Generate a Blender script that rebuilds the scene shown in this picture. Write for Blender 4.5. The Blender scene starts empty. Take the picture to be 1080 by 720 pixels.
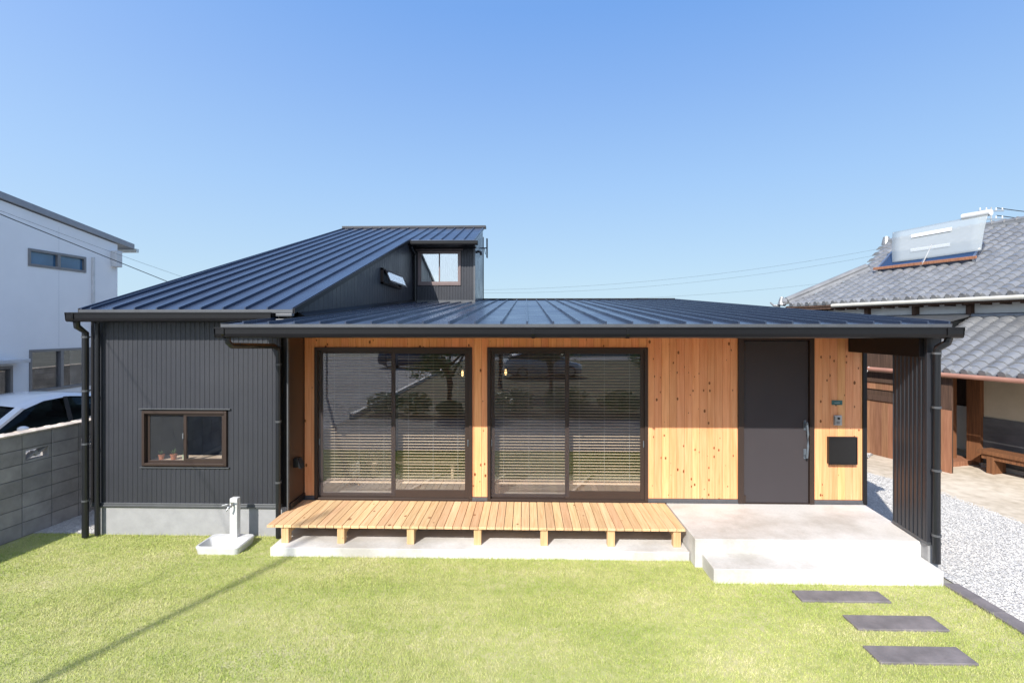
import bpy, math, random
import numpy as np
from mathutils import Vector, Matrix
S = bpy.context.scene
COL = S.collection
R = math.radians
random.seed(7)
PI = math.pi

# ------------------------------------------------------------------ camera
H = 2.79
cam_d = bpy.data.cameras.new('camera')
cam_d.sensor_width = 36.0
cam_d.lens = 36.0 * 560 / 1080
cam_d.shift_y = -15 / 1080
cam_d.clip_start = 0.05
cam_d.clip_end = 3000
cam = bpy.data.objects.new('camera', cam_d)
COL.objects.link(cam)
cam.location = (0, 0, H)
cam.rotation_euler = (R(90), 0, math.atan(15 / 560))
S.camera = cam

# ------------------------------------------------------------------ light
TO_SUN = Vector((-0.414, -1.0, 0.80)).normalized()
EL = math.asin(TO_SUN.z)
AZ = math.atan2(TO_SUN.x, TO_SUN.y)
W = bpy.data.worlds.new('World')
S.world = W
W.use_nodes = True
wn = W.node_tree.nodes
wl = W.node_tree.links
wn.clear()
wo = wn.new('ShaderNodeOutputWorld')
wb = wn.new('ShaderNodeBackground')
ws = wn.new('ShaderNodeTexSky')
ws.sky_type = 'NISHITA'
ws.sun_disc = False
ws.sun_elevation = EL
ws.sun_rotation = AZ
ws.altitude = 0
ws.air_density = 1.15
ws.dust_density = 0.35
ws.ozone_density = 3.2
# clear-sky gradient by elevation, tempered with the physical sky
wtc0 = wn.new('ShaderNodeTexCoord'); wsx = wn.new('ShaderNodeSeparateXYZ'); wl.new(wtc0.outputs['Generated'], wsx.inputs[0])
wrp = wn.new('ShaderNodeValToRGB'); wl.new(wsx.outputs[2], wrp.inputs[0])
_K = 6.0
_st = [(0.0, (.50, .70, .86)), (.08, (.49, .69, .875)), (.25, (.355, .575, .91)), (.40, (.24, .45, .87)), (.513, (.158, .37, .83)), (.75, (.115, .29, .72)), (1.0, (.09, .24, .62))]
_e = wrp.color_ramp.elements
_e[0].position = 0.0; _e[0].color = _st[0][1] + (1,); _e[1].position = 1.0; _e[1].color = _st[-1][1] + (1,)
for p_, c_ in _st[1:-1]:
    q_ = _e.new(p_); q_.color = c_ + (1,)
wgs = wn.new('ShaderNodeVectorMath'); wgs.operation = 'SCALE'; wgs.inputs['Scale'].default_value = _K * 1.0
wl.new(wrp.outputs[0], wgs.inputs[0])
wcm = wn.new('ShaderNodeMix'); wcm.data_type = 'RGBA'; wcm.inputs[0].default_value = .90
wl.new(ws.outputs[0], wcm.inputs[6]); wl.new(wgs.outputs[0], wcm.inputs[7])
# bright haze round the sun, fading away from it, added as fill light
wtc = wn.new('ShaderNodeTexCoord')
wdt = wn.new('ShaderNodeVectorMath'); wdt.operation = 'DOT_PRODUCT'; wdt.inputs[1].default_value = TO_SUN
wl.new(wtc.outputs['Generated'], wdt.inputs[0])
wh1 = wn.new('ShaderNodeMath'); wh1.operation = 'MULTIPLY_ADD'; wh1.inputs[1].default_value = .5; wh1.inputs[2].default_value = .5
wl.new(wdt.outputs['Value'], wh1.inputs[0])
wh2 = wn.new('ShaderNodeMath'); wh2.operation = 'POWER'; wh2.inputs[1].default_value = 3.0; wl.new(wh1.outputs[0], wh2.inputs[0])
wsc = wn.new('ShaderNodeVectorMath'); wsc.operation = 'SCALE'; wsc.inputs[0].default_value = (4.5, 4.5, 4.3)
wl.new(wh2.outputs[0], wsc.inputs['Scale'])
wad = wn.new('ShaderNodeVectorMath'); wad.operation = 'ADD'
wl.new(wcm.outputs[2], wad.inputs[0]); wl.new(wsc.outputs[0], wad.inputs[1])
wl.new(wad.outputs[0], wb.inputs[0])
wl.new(wb.outputs[0], wo.inputs[0])
wb.inputs[1].default_value = 0.08
sd = bpy.data.lights.new('sun', 'SUN')
sd.energy = 3.15
sd.angle = R(0.53)
sd.color = (1.0, 0.955, 0.88)
sun = bpy.data.objects.new('sun', sd)
COL.objects.link(sun)
sun.rotation_euler = TO_SUN.to_track_quat('Z', 'Y').to_euler()
sun.location = (-10, -25, 20)
vs = S.view_settings
vs.view_transform = 'Standard'
vs.look = 'None'
vs.exposure = 1.1
vs.gamma = 1.0

# ------------------------------------------------------------------ materials
def new_mat(name):
    m = bpy.data.materials.new(name)
    m.use_nodes = True
    nt = m.node_tree
    b = nt.nodes['Principled BSDF']
    return m, nt, b

def c4(c):
    return (c[0], c[1], c[2], 1)

def pm(name, c1, c2=None, scale=4.0, rough=0.6, metal=0.0, bump=0.0, bscale=60.0, island=0.0,
       stretch=(1, 1, 1), spec=0.5, detail=4, rvar=0.0, coat=0.0):
    m, nt, b = new_mat(name)
    N, L = nt.nodes, nt.links
    b.inputs['Roughness'].default_value = rough
    b.inputs['Metallic'].default_value = metal
    b.inputs['Specular IOR Level'].default_value = spec
    if coat:
        b.inputs['Coat Weight'].default_value = coat
        b.inputs['Coat Roughness'].default_value = 0.08
    tc = N.new('ShaderNodeTexCoord')
    mp = N.new('ShaderNodeMapping')
    mp.inputs['Scale'].default_value = stretch
    L.new(tc.outputs['Object'], mp.inputs[0])
    col = None
    if c2 is None:
        c2 = tuple(x * 0.85 for x in c1)
    n = N.new('ShaderNodeTexNoise')
    n.inputs['Scale'].default_value = scale
    n.inputs['Detail'].default_value = detail
    n.inputs['Roughness'].default_value = 0.6
    L.new(mp.outputs[0], n.inputs['Vector'])
    rp = N.new('ShaderNodeValToRGB')
    rp.color_ramp.elements[0].position = 0.32
    rp.color_ramp.elements[1].position = 0.68
    rp.color_ramp.elements[0].color = c4(c2)
    rp.color_ramp.elements[1].color = c4(c1)
    L.new(n.outputs[0], rp.inputs[0])
    col = rp.outputs[0]
    if island:
        g = N.new('ShaderNodeNewGeometry')
        mr = N.new('ShaderNodeMapRange')
        mr.inputs['To Min'].default_value = 1 - island
        mr.inputs['To Max'].default_value = 1 + island
        L.new(g.outputs['Random Per Island'], mr.inputs[0])
        hs = N.new('ShaderNodeHueSaturation')
        L.new(mr.outputs[0], hs.inputs['Value'])
        L.new(col, hs.inputs['Color'])
        col = hs.outputs[0]
    L.new(col, b.inputs['Base Color'])
    if rvar:
        n3 = N.new('ShaderNodeTexNoise')
        n3.inputs['Scale'].default_value = 1.7
        n3.inputs['Detail'].default_value = 6
        L.new(tc.outputs['Object'], n3.inputs['Vector'])
        mr3 = N.new('ShaderNodeMapRange')
        mr3.inputs['From Min'].default_value = 0.3
        mr3.inputs['From Max'].default_value = 0.7
        mr3.inputs['To Min'].default_value = rough - rvar
        mr3.inputs['To Max'].default_value = rough + rvar
        L.new(n3.outputs[0], mr3.inputs[0])
        L.new(mr3.outputs[0], b.inputs['Roughness'])
    if bump:
        n2 = N.new('ShaderNodeTexNoise')
        n2.inputs['Scale'].default_value = bscale
        n2.inputs['Detail'].default_value = 5
        L.new(mp.outputs[0], n2.inputs['Vector'])
        bp = N.new('ShaderNodeBump')
        bp.inputs['Strength'].default_value = bump
        bp.inputs['Distance'].default_value = 0.01
        L.new(n2.outputs[0], bp.inputs['Height'])
        L.new(bp.outputs[0], b.inputs['Normal'])
    return m

def wood(name, light, dark, axis='Z', board=0.18, knots=True, rough=0.6, kcol=(0.09, 0.035, 0.012), kscale=7.0, kt=0.10):
    """planed softwood: grain along axis, tint per board, a few dark knots"""
    m, nt, b = new_mat(name)
    N, L = nt.nodes, nt.links
    b.inputs['Roughness'].default_value = rough
    b.inputs['Specular IOR Level'].default_value = 0.3
    tc = N.new('ShaderNodeTexCoord')
    g = N.new('ShaderNodeNewGeometry')
    off = N.new('ShaderNodeVectorMath'); off.operation = 'SCALE'
    cmb = N.new('ShaderNodeCombineXYZ')
    for i in range(3):
        L.new(g.outputs['Random Per Island'], cmb.inputs[i])
    L.new(cmb.outputs[0], off.inputs[0])
    off.inputs['Scale'].default_value = 37.0
    add = N.new('ShaderNodeVectorMath'); add.operation = 'ADD'
    L.new(tc.outputs['Object'], add.inputs[0]); L.new(off.outputs[0], add.inputs[1])
    mp = N.new('ShaderNodeMapping')
    sc = {'X': (1.2, 26, 26), 'Y': (26, 1.2, 26), 'Z': (26, 26, 1.2)}[axis]
    mp.inputs['Scale'].default_value = sc
    L.new(add.outputs[0], mp.inputs[0])
    n = N.new('ShaderNodeTexNoise')
    n.inputs['Scale'].default_value = 1.6
    n.inputs['Detail'].default_value = 7
    n.inputs['Distortion'].default_value = 0.6
    L.new(mp.outputs[0], n.inputs['Vector'])
    rp = N.new('ShaderNodeValToRGB')
    rp.color_ramp.elements[0].position = 0.30
    rp.color_ramp.elements[1].position = 0.66
    rp.color_ramp.elements[0].color = c4(dark)
    rp.color_ramp.elements[1].color = c4(light)
    L.new(n.outputs[0], rp.inputs[0])
    mr = N.new('ShaderNodeMapRange')
    mr.inputs['To Min'].default_value = 1 - board
    mr.inputs['To Max'].default_value = 1 + board
    L.new(g.outputs['Random Per Island'], mr.inputs[0])
    hs = N.new('ShaderNodeHueSaturation')
    L.new(mr.outputs[0], hs.inputs['Value'])
    mh = N.new('ShaderNodeMath'); mh.operation = 'FRACT'
    mm = N.new('ShaderNodeMath'); mm.operation = 'MULTIPLY'; mm.inputs[1].default_value = 17.3
    L.new(g.outputs['Random Per Island'], mm.inputs[0]); L.new(mm.outputs[0], mh.inputs[0])
    mr2 = N.new('ShaderNodeMapRange')
    mr2.inputs['To Min'].default_value = 0.492
    mr2.inputs['To Max'].default_value = 0.506
    L.new(mh.outputs[0], mr2.inputs[0]); L.new(mr2.outputs[0], hs.inputs['Hue'])
    L.new(rp.outputs[0], hs.inputs['Color'])
    col = hs.outputs[0]
    if knots:
        mk = N.new('ShaderNodeMapping')
        ks = {'X': (.62, 1, 1), 'Y': (1, .62, 1), 'Z': (1, 1, .62)}[axis]
        mk.inputs['Scale'].default_value = ks
        L.new(add.outputs[0], mk.inputs[0])
        v = N.new('ShaderNodeTexVoronoi')
        v.inputs['Scale'].default_value = kscale
        L.new(mk.outputs[0], v.inputs['Vector'])
        sep = N.new('ShaderNodeSeparateColor')
        L.new(v.outputs['Color'], sep.inputs[0])
        rk = N.new('ShaderNodeMath'); rk.operation = 'MULTIPLY'; rk.inputs[1].default_value = kt
        L.new(sep.outputs[0], rk.inputs[0])
        dv = N.new('ShaderNodeMath'); dv.operation = 'SUBTRACT'
        L.new(rk.outputs[0], dv.inputs[0]); L.new(v.outputs['Distance'], dv.inputs[1])
        mr4 = N.new('ShaderNodeMapRange')
        mr4.inputs['From Min'].default_value = 0.0
        mr4.inputs['From Max'].default_value = 0.03
        L.new(dv.outputs[0], mr4.inputs[0])
        mx = N.new('ShaderNodeMix'); mx.data_type = 'RGBA'
        L.new(mr4.outputs[0], mx.inputs[0])
        L.new(col, mx.inputs[6]); mx.inputs[7].default_value = c4(kcol)
        col = mx.outputs[2]
    L.new(col, b.inputs['Base Color'])
    bp = N.new('ShaderNodeBump')
    bp.inputs['Strength'].default_value = 0.25
    bp.inputs['Distance'].default_value = 0.003
    L.new(n.outputs[0], bp.inputs['Height'])
    L.new(bp.outputs[0], b.inputs['Normal'])
    return m

def glass_mat(name, tint=(0.72, 0.76, 0.75), base=0.10, gain=2.2, milky=0.0):
    m = bpy.data.materials.new(name); m.use_nodes = True
    nt = m.node_tree; N, L = nt.nodes, nt.links
    N.clear()
    out = N.new('ShaderNodeOutputMaterial')
    tr = N.new('ShaderNodeBsdfTransparent'); tr.inputs[0].default_value = c4(tint)
    gl = N.new('ShaderNodeBsdfGlossy'); gl.inputs['Roughness'].default_value = 0.0
    gl.inputs[0].default_value = (0.95, 0.97, 1, 1)
    lw = N.new('ShaderNodeNewGeometry')
    dt = N.new('ShaderNodeVectorMath'); dt.operation = 'DOT_PRODUCT'
    L.new(lw.outputs['Normal'], dt.inputs[0]); L.new(lw.outputs['Incoming'], dt.inputs[1])
    ab = N.new('ShaderNodeMath'); ab.operation = 'ABSOLUTE'; L.new(dt.outputs['Value'], ab.inputs[0])
    om = N.new('ShaderNodeMath'); om.operation = 'SUBTRACT'; om.inputs[0].default_value = 1.0; L.new(ab.outputs[0], om.inputs[1])
    pw = N.new('ShaderNodeMath'); pw.operation = 'POWER'; pw.inputs[1].default_value = 5.0; L.new(om.outputs[0], pw.inputs[0])
    fr = N.new('ShaderNodeMath'); fr.operation = 'MULTIPLY_ADD'; fr.inputs[1].default_value = .96; fr.inputs[2].default_value = .04; L.new(pw.outputs[0], fr.inputs[0])
    # faint waviness of float glass
    tc = N.new('ShaderNodeTexCoord')
    nz = N.new('ShaderNodeTexNoise'); nz.inputs['Scale'].default_value = 1.3; nz.inputs['Detail'].default_value = 1
    L.new(tc.outputs['Object'], nz.inputs['Vector'])
    bp = N.new('ShaderNodeBump'); bp.inputs['Strength'].default_value = 0.025; bp.inputs['Distance'].default_value = 0.01
    L.new(nz.outputs[0], bp.inputs['Height']); L.new(bp.outputs[0], gl.inputs['Normal'])
    ma = N.new('ShaderNodeMath'); ma.operation = 'MULTIPLY_ADD'; ma.use_clamp = True
    ma.inputs[1].default_value = gain; ma.inputs[2].default_value = base
    L.new(fr.outputs[0], ma.inputs[0])
    mx = N.new('ShaderNodeMixShader')
    L.new(ma.outputs[0], mx.inputs[0]); L.new(tr.outputs[0], mx.inputs[1]); L.new(gl.outputs[0], mx.inputs[2])
    res = mx.outputs[0]
    if milky:
        df = N.new('ShaderNodeBsdfDiffuse'); df.inputs[0].default_value = (0.28, 0.29, 0.32, 1)
        m2 = N.new('ShaderNodeMixShader'); m2.inputs[0].default_value = milky
        L.new(res, m2.inputs[1]); L.new(df.outputs[0], m2.inputs[2]); res = m2.outputs[0]
    L.new(res, out.inputs[0])
    return m

def mesh_mat(name, col, alpha):
    m = bpy.data.materials.new(name); m.use_nodes = True
    nt = m.node_tree; N, L = nt.nodes, nt.links
    N.clear()
    out = N.new('ShaderNodeOutputMaterial')
    tr = N.new('ShaderNodeBsdfTransparent')
    df = N.new('ShaderNodeBsdfDiffuse'); df.inputs[0].default_value = c4(col)
    mx = N.new('ShaderNodeMixShader'); mx.inputs[0].default_value = alpha
    L.new(tr.outputs[0], mx.inputs[1]); L.new(df.outputs[0], mx.inputs[2]); L.new(mx.outputs[0], out.inputs[0])
    return m

M = {}
M['siding'] = pm('charcoal corrugated steel', (0.039, 0.041, 0.050), (0.035, 0.037, 0.045), 2.0, 0.42, 0.15, 0.05, 30, rvar=0.06)
M['panel_siding'] = pm('dark brown-grey steel panel', (0.030, 0.033, 0.042), (0.026, 0.029, 0.037), 2, 0.4, 0.15, rvar=0.05)
M['roof'] = pm('navy standing seam steel', (0.044, 0.060, 0.100), (0.039, 0.054, 0.091), 1.2, 0.28, 0.25, 0.06, 3.0, rvar=0.06)
M['trim'] = pm('black brown painted steel', (0.014, 0.013, 0.014), None, 5, 0.45, 0.0, spec=.25)
M['pipe'] = pm('black rain pipe plastic', (0.014, 0.015, 0.018), None, 8, 0.3)
M['gutter'] = pm('dark gutter resin', (0.0075, 0.007, 0.008), None, 8, 0.33, spec=.35)
M['steel'] = pm('brushed metal', (0.55, 0.56, 0.58), None, 20, 0.3, 0.9)
M['flash'] = pm('grey flashing', (0.12, 0.125, 0.135), None, 8, 0.4, 0.4)
M['alu'] = pm('brown anodised aluminium', (0.046, 0.031, 0.025), (0.042, 0.028, 0.023), 8, 0.42, 0.1, spec=.35)
M['alu_light'] = pm('weathered pinkish aluminium', (0.20, 0.15, 0.145), None, 8, 0.4, 0.3)
M['cedar'] = wood('cedar cladding', (0.86, 0.43, 0.205), (0.72, 0.31, 0.125), 'Z', 0.09, kscale=13.0, kt=0.23, kcol=(.20, .075, .022))
M['cedar_ceiling'] = wood('cedar soffit boards', (0.80, 0.42, 0.19), (0.64, 0.30, 0.12), 'X', 0.1, knots=False)
M['deckwood'] = wood('cypress deck boards', (0.72, 0.49, 0.28), (0.56, 0.35, 0.18), 'Y', 0.17, kscale=6.0, kt=0.17, kcol=(.30, .15, .07))
M['postwood'] = wood('cypress post', (0.68, 0.46, 0.24), (0.52, 0.32, 0.14), 'Z', 0.08, kscale=9, kt=.12, kcol=(.30, .15, .07))
M['oldwood'] = wood('weathered brown boards', (0.33, 0.165, 0.09), (0.20, 0.09, 0.045), 'Z', 0.22, knots=False, rough=.8)
M['postold'] = wood('old timber post', (0.24, 0.11, 0.045), (0.12, 0.055, 0.025), 'Z', 0.15, knots=False, rough=.75)
M['darkwood'] = wood('dark old boards', (0.10, 0.06, 0.04), (0.05, 0.03, 0.02), 'Z', 0.2, knots=False, rough=.8)
M['blind'] = wood('pale wood slats', (0.82, 0.67, 0.50), (0.72, 0.57, 0.41), 'X', 0.06, knots=False)
M['conc_wall'] = pm('foundation render', (0.33, 0.33, 0.335), (0.28, 0.28, 0.285), 6, 0.9, 0, 0.3, 120)
M['alum_w'] = pm('white enamel', (0.64, 0.64, 0.64), None, 6, 0.25)
M['white_wall'] = pm('white ceramic siding', (0.88, 0.88, 0.88), (0.84, 0.84, 0.84), 1.5, 0.6, 0, 0.1, 40)
M['white_roof'] = pm('grey fascia sheet', (0.30, 0.305, 0.33), None, 5, 0.4, 0.2)
M['win_frame'] = pm('grey window frame', (0.25, 0.24, 0.24), None, 5, 0.4, 0.3)
M['carpaint'] = pm('white car paint', (0.82, 0.82, 0.82), (0.80, 0.80, 0.80), 3, 0.25, coat=0.6)
M['carpaint2'] = pm('dark blue car paint', (0.03, 0.045, 0.09), None, 3, 0.25, coat=0.6)
M['carpaint3'] = pm('silver car paint', (0.42, 0.44, 0.47), None, 3, 0.28, 0.4, coat=0.5)
M['tyre'] = pm('rubber', (0.02, 0.02, 0.02), None, 10, 0.8)
M['plaster'] = pm('aged plaster', (0.58, 0.50, 0.38), (0.46, 0.39, 0.29), 1.6, 0.9, 0, 0.2, 30)
M['plaster_grey'] = pm('grey mortar dado', (0.12, 0.12, 0.125), (0.08, 0.08, 0.085), 2.2, 0.9, 0, 0.2, 30, stretch=(1, 1, 3))
M['plaster_w'] = pm('white plaster band', (0.84, 0.82, 0.79), (0.76, 0.74, 0.70), 1.5, 0.9)
M['copper'] = pm('faded copper gutter', (0.42, 0.21, 0.15), (0.32, 0.16, 0.12), 3, 0.5, 0.1)
M['cream'] = pm('cream gutter', (0.60, 0.57, 0.50), None, 4, 0.4)
M['tile'] = pm('silver grey glazed roof tile', (0.235, 0.238, 0.245), (0.165, 0.167, 0.175), 3.0, 0.24, 0.15, 0.1, 30, island=0.10, rvar=.1)
M['slate'] = pm('grey brown paver', (0.21, 0.188, 0.190), (0.13, 0.118, 0.12), 5, 0.75, 0, 0.5, 60)
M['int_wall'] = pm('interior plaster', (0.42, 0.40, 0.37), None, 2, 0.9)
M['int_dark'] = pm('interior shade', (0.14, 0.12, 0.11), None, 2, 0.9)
M['terracotta'] = pm('terracotta', (0.42, 0.16, 0.08), None, 10, 0.8)
M['glaze'] = pm('pale green glaze', (0.55, 0.62, 0.42), None, 10, 0.4)
M['leaf'] = pm('leaf green', (0.10, 0.20, 0.05), (0.06, 0.12, 0.03), 4, 0.5, island=0.4)
M['leaf2'] = pm('bright leaf green', (0.12, 0.22, 0.05), (0.06, 0.12, 0.025), 3, 0.45, island=0.45)
M['bark'] = pm('bark', (0.14, 0.10, 0.075), (0.07, 0.05, 0.038), 9, 0.9, 0, 0.6, 25, stretch=(1, 1, .25))
M['fabric'] = pm('white curtain', (0.75, 0.74, 0.72), None, 3, 0.9)
M['teal'] = pm('verdigris plate', (0.06, 0.16, 0.155), (0.045, 0.12, 0.12), 20, 0.45, 0.3)
M['mailbox'] = pm('black powder coat', (0.010, 0.009, 0.009), None, 30, 0.45, 0, 0.1, 300)
M['door'] = pm('charcoal door skin', (0.052, 0.046, 0.050), (0.049, 0.043, 0.047), 2, 0.5, 0.0, 0.04, 200, spec=.2)
M['sidewall'] = pm('dark brown side wall sheet', (0.075, 0.048, 0.034), (0.062, 0.04, 0.028), 2, 0.33, 0.2)
M['handle'] = pm('blue-grey steel handle', (0.22, 0.26, 0.31), None, 9, 0.3, 0.6)
M['pole'] = pm('concrete pole', (0.38, 0.37, 0.35), None, 6, 0.85)
M['cable'] = pm('black cable sheath', (0.02, 0.02, 0.02), None, 6, 0.5)
M['glass'] = glass_mat('clear window glass', (0.95, 0.95, 0.945), 0.075, 1.0)
M['glass_screen'] = glass_mat('window glass behind insect mesh', (0.95, 0.95, 0.95), 0.02, 1.0, milky=0.05)
M['glass_roof'] = glass_mat('high window glass', (0.92, 0.95, 0.97), 0.38, 1.2)
M['glass_blue'] = glass_mat('blue tinted glass', (0.22, 0.42, 0.62), 0.10, 1.0)
M['sky_blue_pane'] = pm('pane with sky reflection painted in', (0.05, 0.15, 0.27), (0.03, 0.10, 0.19), 1.2, .08, spec=.8)  # blue base colour stands in for the reflected sky
M['glass_car'] = glass_mat('car glass', (0.12, 0.15, 0.14), 0.0, .45)
M['screen'] = mesh_mat('insect mesh', (0.12, 0.12, 0.14), 0.07)

def lamp_mat():
    m, nt, b = new_mat('lit bulb')
    b.inputs['Base Color'].default_value = (1, .8, .5, 1)
    b.inputs['Emission Color'].default_value = (1, .62, .25, 1)
    b.inputs['Emission Strength'].default_value = 1.5
    return m
M['bulb'] = lamp_mat()

def concrete_mat():
    m, nt, b = new_mat('cast concrete')
    N, L = nt.nodes, nt.links
    tc = N.new('ShaderNodeTexCoord')
    n1 = N.new('ShaderNodeTexNoise'); n1.inputs['Scale'].default_value = 0.9; n1.inputs['Detail'].default_value = 7; n1.inputs['Roughness'].default_value = .62
    L.new(tc.outputs['Object'], n1.inputs['Vector'])
    r1 = N.new('ShaderNodeValToRGB')
    r1.color_ramp.elements[0].position = 0.36; r1.color_ramp.elements[0].color = (0.42, 0.40, 0.365, 1)
    r1.color_ramp.elements[1].position = 0.56; r1.color_ramp.elements[1].color = (0.61, 0.60, 0.58, 1)
    L.new(n1.outputs[0], r1.inputs[0])
    n2 = N.new('ShaderNodeTexNoise'); n2.inputs['Scale'].default_value = 40; n2.inputs['Detail'].default_value = 6
    L.new(tc.outputs['Object'], n2.inputs['Vector'])
    mr = N.new('ShaderNodeMapRange'); mr.inputs['To Min'].default_value = .86; mr.inputs['To Max'].default_value = 1.12
    L.new(n2.outputs[0], mr.inputs[0])
    hs = N.new('ShaderNodeHueSaturation'); L.new(mr.outputs[0], hs.inputs['Value']); L.new(r1.outputs[0], hs.inputs['Color'])
    L.new(hs.outputs[0], b.inputs['Base Color'])
    b.inputs['Roughness'].default_value = 0.8
    bp = N.new('ShaderNodeBump'); bp.inputs['Strength'].default_value = .25; bp.inputs['Distance'].default_value = .004
    L.new(n2.outputs[0], bp.inputs['Height']); L.new(bp.outputs[0], b.inputs['Normal'])
    return m
M['concrete'] = concrete_mat()

def gravel_mat(name, cols, scale=42):
    m, nt, b = new_mat(name)
    N, L = nt.nodes, nt.links
    tc = N.new('ShaderNodeTexCoord')
    v = N.new('ShaderNodeTexVoronoi'); v.inputs['Scale'].default_value = scale
    L.new(tc.outputs['Object'], v.inputs['Vector'])
    sp = N.new('ShaderNodeSeparateColor'); L.new(v.outputs['Color'], sp.inputs[0])
    rp = N.new('ShaderNodeValToRGB')
    el = rp.color_ramp.elements
    el[0].color = c4(cols[0]); el[1].color = c4(cols[-1])
    for i, c in enumerate(cols[1:-1]):
        e = el.new((i + 1) / (len(cols) - 1)); e.color = c4(c)
    L.new(sp.outputs[0], rp.inputs[0])
    L.new(rp.outputs[0], b.inputs['Base Color'])
    b.inputs['Roughness'].default_value = .85
    bp = N.new('ShaderNodeBump'); bp.inputs['Strength'].default_value = 1; bp.inputs['Distance'].default_value = .02; bp.invert = True
    L.new(v.outputs['Distance'], bp.inputs['Height']); L.new(bp.outputs[0], b.inputs['Normal'])
    return m
M['gravel'] = gravel_mat('pale crushed gravel', [(.46, .445, .43), (.52, .505, .485), (.56, .545, .525), (.62, .605, .58)])
M['stone'] = pm('crushed stone', (0.60, 0.58, 0.555), (0.50, 0.485, 0.465), 30, .85, 0, .2, 60, island=.15)

def two_noise(name, a, b_, c, s1=0.7, s2=14, rough=.95, bump=.3, bs=90):
    m, nt, b = new_mat(name)
    N, L = nt.nodes, nt.links
    tc = N.new('ShaderNodeTexCoord')
    n1 = N.new('ShaderNodeTexNoise'); n1.inputs['Scale'].default_value = s1; n1.inputs['Detail'].default_value = 5
    n2 = N.new('ShaderNodeTexNoise'); n2.inputs['Scale'].default_value = s2; n2.inputs['Detail'].default_value = 6
    L.new(tc.outputs['Object'], n1.inputs['Vector']); L.new(tc.outputs['Object'], n2.inputs['Vector'])
    ad = N.new('ShaderNodeMath'); ad.operation = 'ADD'
    L.new(n1.outputs[0], ad.inputs[0]); L.new(n2.outputs[0], ad.inputs[1])
    hf = N.new('ShaderNodeMath'); hf.operation = 'MULTIPLY'; hf.inputs[1].default_value = .5
    L.new(ad.outputs[0], hf.inputs[0])
    rp = N.new('ShaderNodeValToRGB')
    el = rp.color_ramp.elements
    el[0].position = .38; el[0].color = c4(a); el[1].position = .62; el[1].color = c4(c)
    e = el.new(.5); e.color = c4(b_)
    L.new(hf.outputs[0], rp.inputs[0]); L.new(rp.outputs[0], b.inputs['Base Color'])
    b.inputs['Roughness'].default_value = rough
    b.inputs['Specular IOR Level'].default_value = .2
    n3 = N.new('ShaderNodeTexNoise'); n3.inputs['Scale'].default_value = bs; n3.inputs['Detail'].default_value = 4
    L.new(tc.outputs['Object'], n3.inputs['Vector'])
    bp = N.new('ShaderNodeBump'); bp.inputs['Strength'].default_value = bump; bp.inputs['Distance'].default_value = .02
    L.new(n3.outputs[0], bp.inputs['Height']); L.new(bp.outputs[0], b.inputs['Normal'])
    return m
M['lawn'] = two_noise('lawn soil and thatch', (.30, .32, .12), (.38, .39, .16), (.46, .43, .24), .8, 9)
M['earth'] = two_noise('beige compacted earth', (.44, .375, .29), (.56, .485, .39), (.66, .585, .485), .6, 6, bump=.2)
M['ground'] = two_noise('plain ground', (.20, .20, .17), (.27, .26, .22), (.33, .32, .27), .3, 5)
M['asphalt'] = two_noise('asphalt', (.17, .17, .18), (.21, .21, .22), (.25, .25, .26), .4, 30, .85)

M['soil'] = two_noise('dark garden soil', (.05, .045, .035), (.08, .075, .05), (.11, .12, .06), 1.2, 8)
M['paving'] = two_noise('grey paving', (.12, .115, .11), (.15, .145, .14), (.18, .17, .165), .5, 30, .85)
def grass_mat():
    m, nt, b = new_mat('grass blades')
    N, L = nt.nodes, nt.links
    tc = N.new('ShaderNodeTexCoord')
    mp = N.new('ShaderNodeMapping'); mp.inputs['Scale'].default_value = (.55, 1.0, 1); mp.inputs['Rotation'].default_value = (0, 0, .3)
    L.new(tc.outputs['Object'], mp.inputs[0])
    n1 = N.new('ShaderNodeTexNoise'); n1.inputs['Scale'].default_value = 1.5; n1.inputs['Detail'].default_value = 7; n1.inputs['Roughness'].default_value = .65
    L.new(mp.outputs[0], n1.inputs['Vector'])
    g = N.new('ShaderNodeNewGeometry')
    ma = N.new('ShaderNodeMath'); ma.operation = 'MULTIPLY_ADD'; ma.inputs[1].default_value = .34; ma.inputs[2].default_value = -.17
    L.new(g.outputs['Random Per Island'], ma.inputs[0])
    ad = N.new('ShaderNodeMath'); ad.operation = 'ADD'
    L.new(n1.outputs[0], ad.inputs[0]); L.new(ma.outputs[0], ad.inputs[1])
    rp = N.new('ShaderNodeValToRGB')
    el = rp.color_ramp.elements
    el[0].position = .28; el[0].color = (.27, .36, .065, 1)
    el[1].position = .74; el[1].color = (.62, .57, .34, 1)
    e = el.new(.46); e.color = (.41, .47, .125, 1)
    e = el.new(.60); e.color = (.54, .54, .20, 1)
    L.new(ad.outputs[0], rp.inputs[0]); L.new(rp.outputs[0], b.inputs['Base Color'])
    b.inputs['Roughness'].default_value = .75
    b.inputs['Specular IOR Level'].default_value = .15
    return m
M['grass'] = grass_mat()

def block_mat():
    m = pm('grey concrete block', (0.38, 0.355, 0.34), (0.25, 0.235, 0.225), 3.5, .92, 0, .5, 70, island=.13)
    return m
M['block'] = block_mat()
M['mortar'] = pm('mortar joint', (0.17, 0.165, 0.16), None, 9, .95)
M['coping'] = pm('beige clay coping', (0.80, 0.70, 0.60), (0.55, 0.46, 0.38), 9, .8, island=.2)

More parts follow.
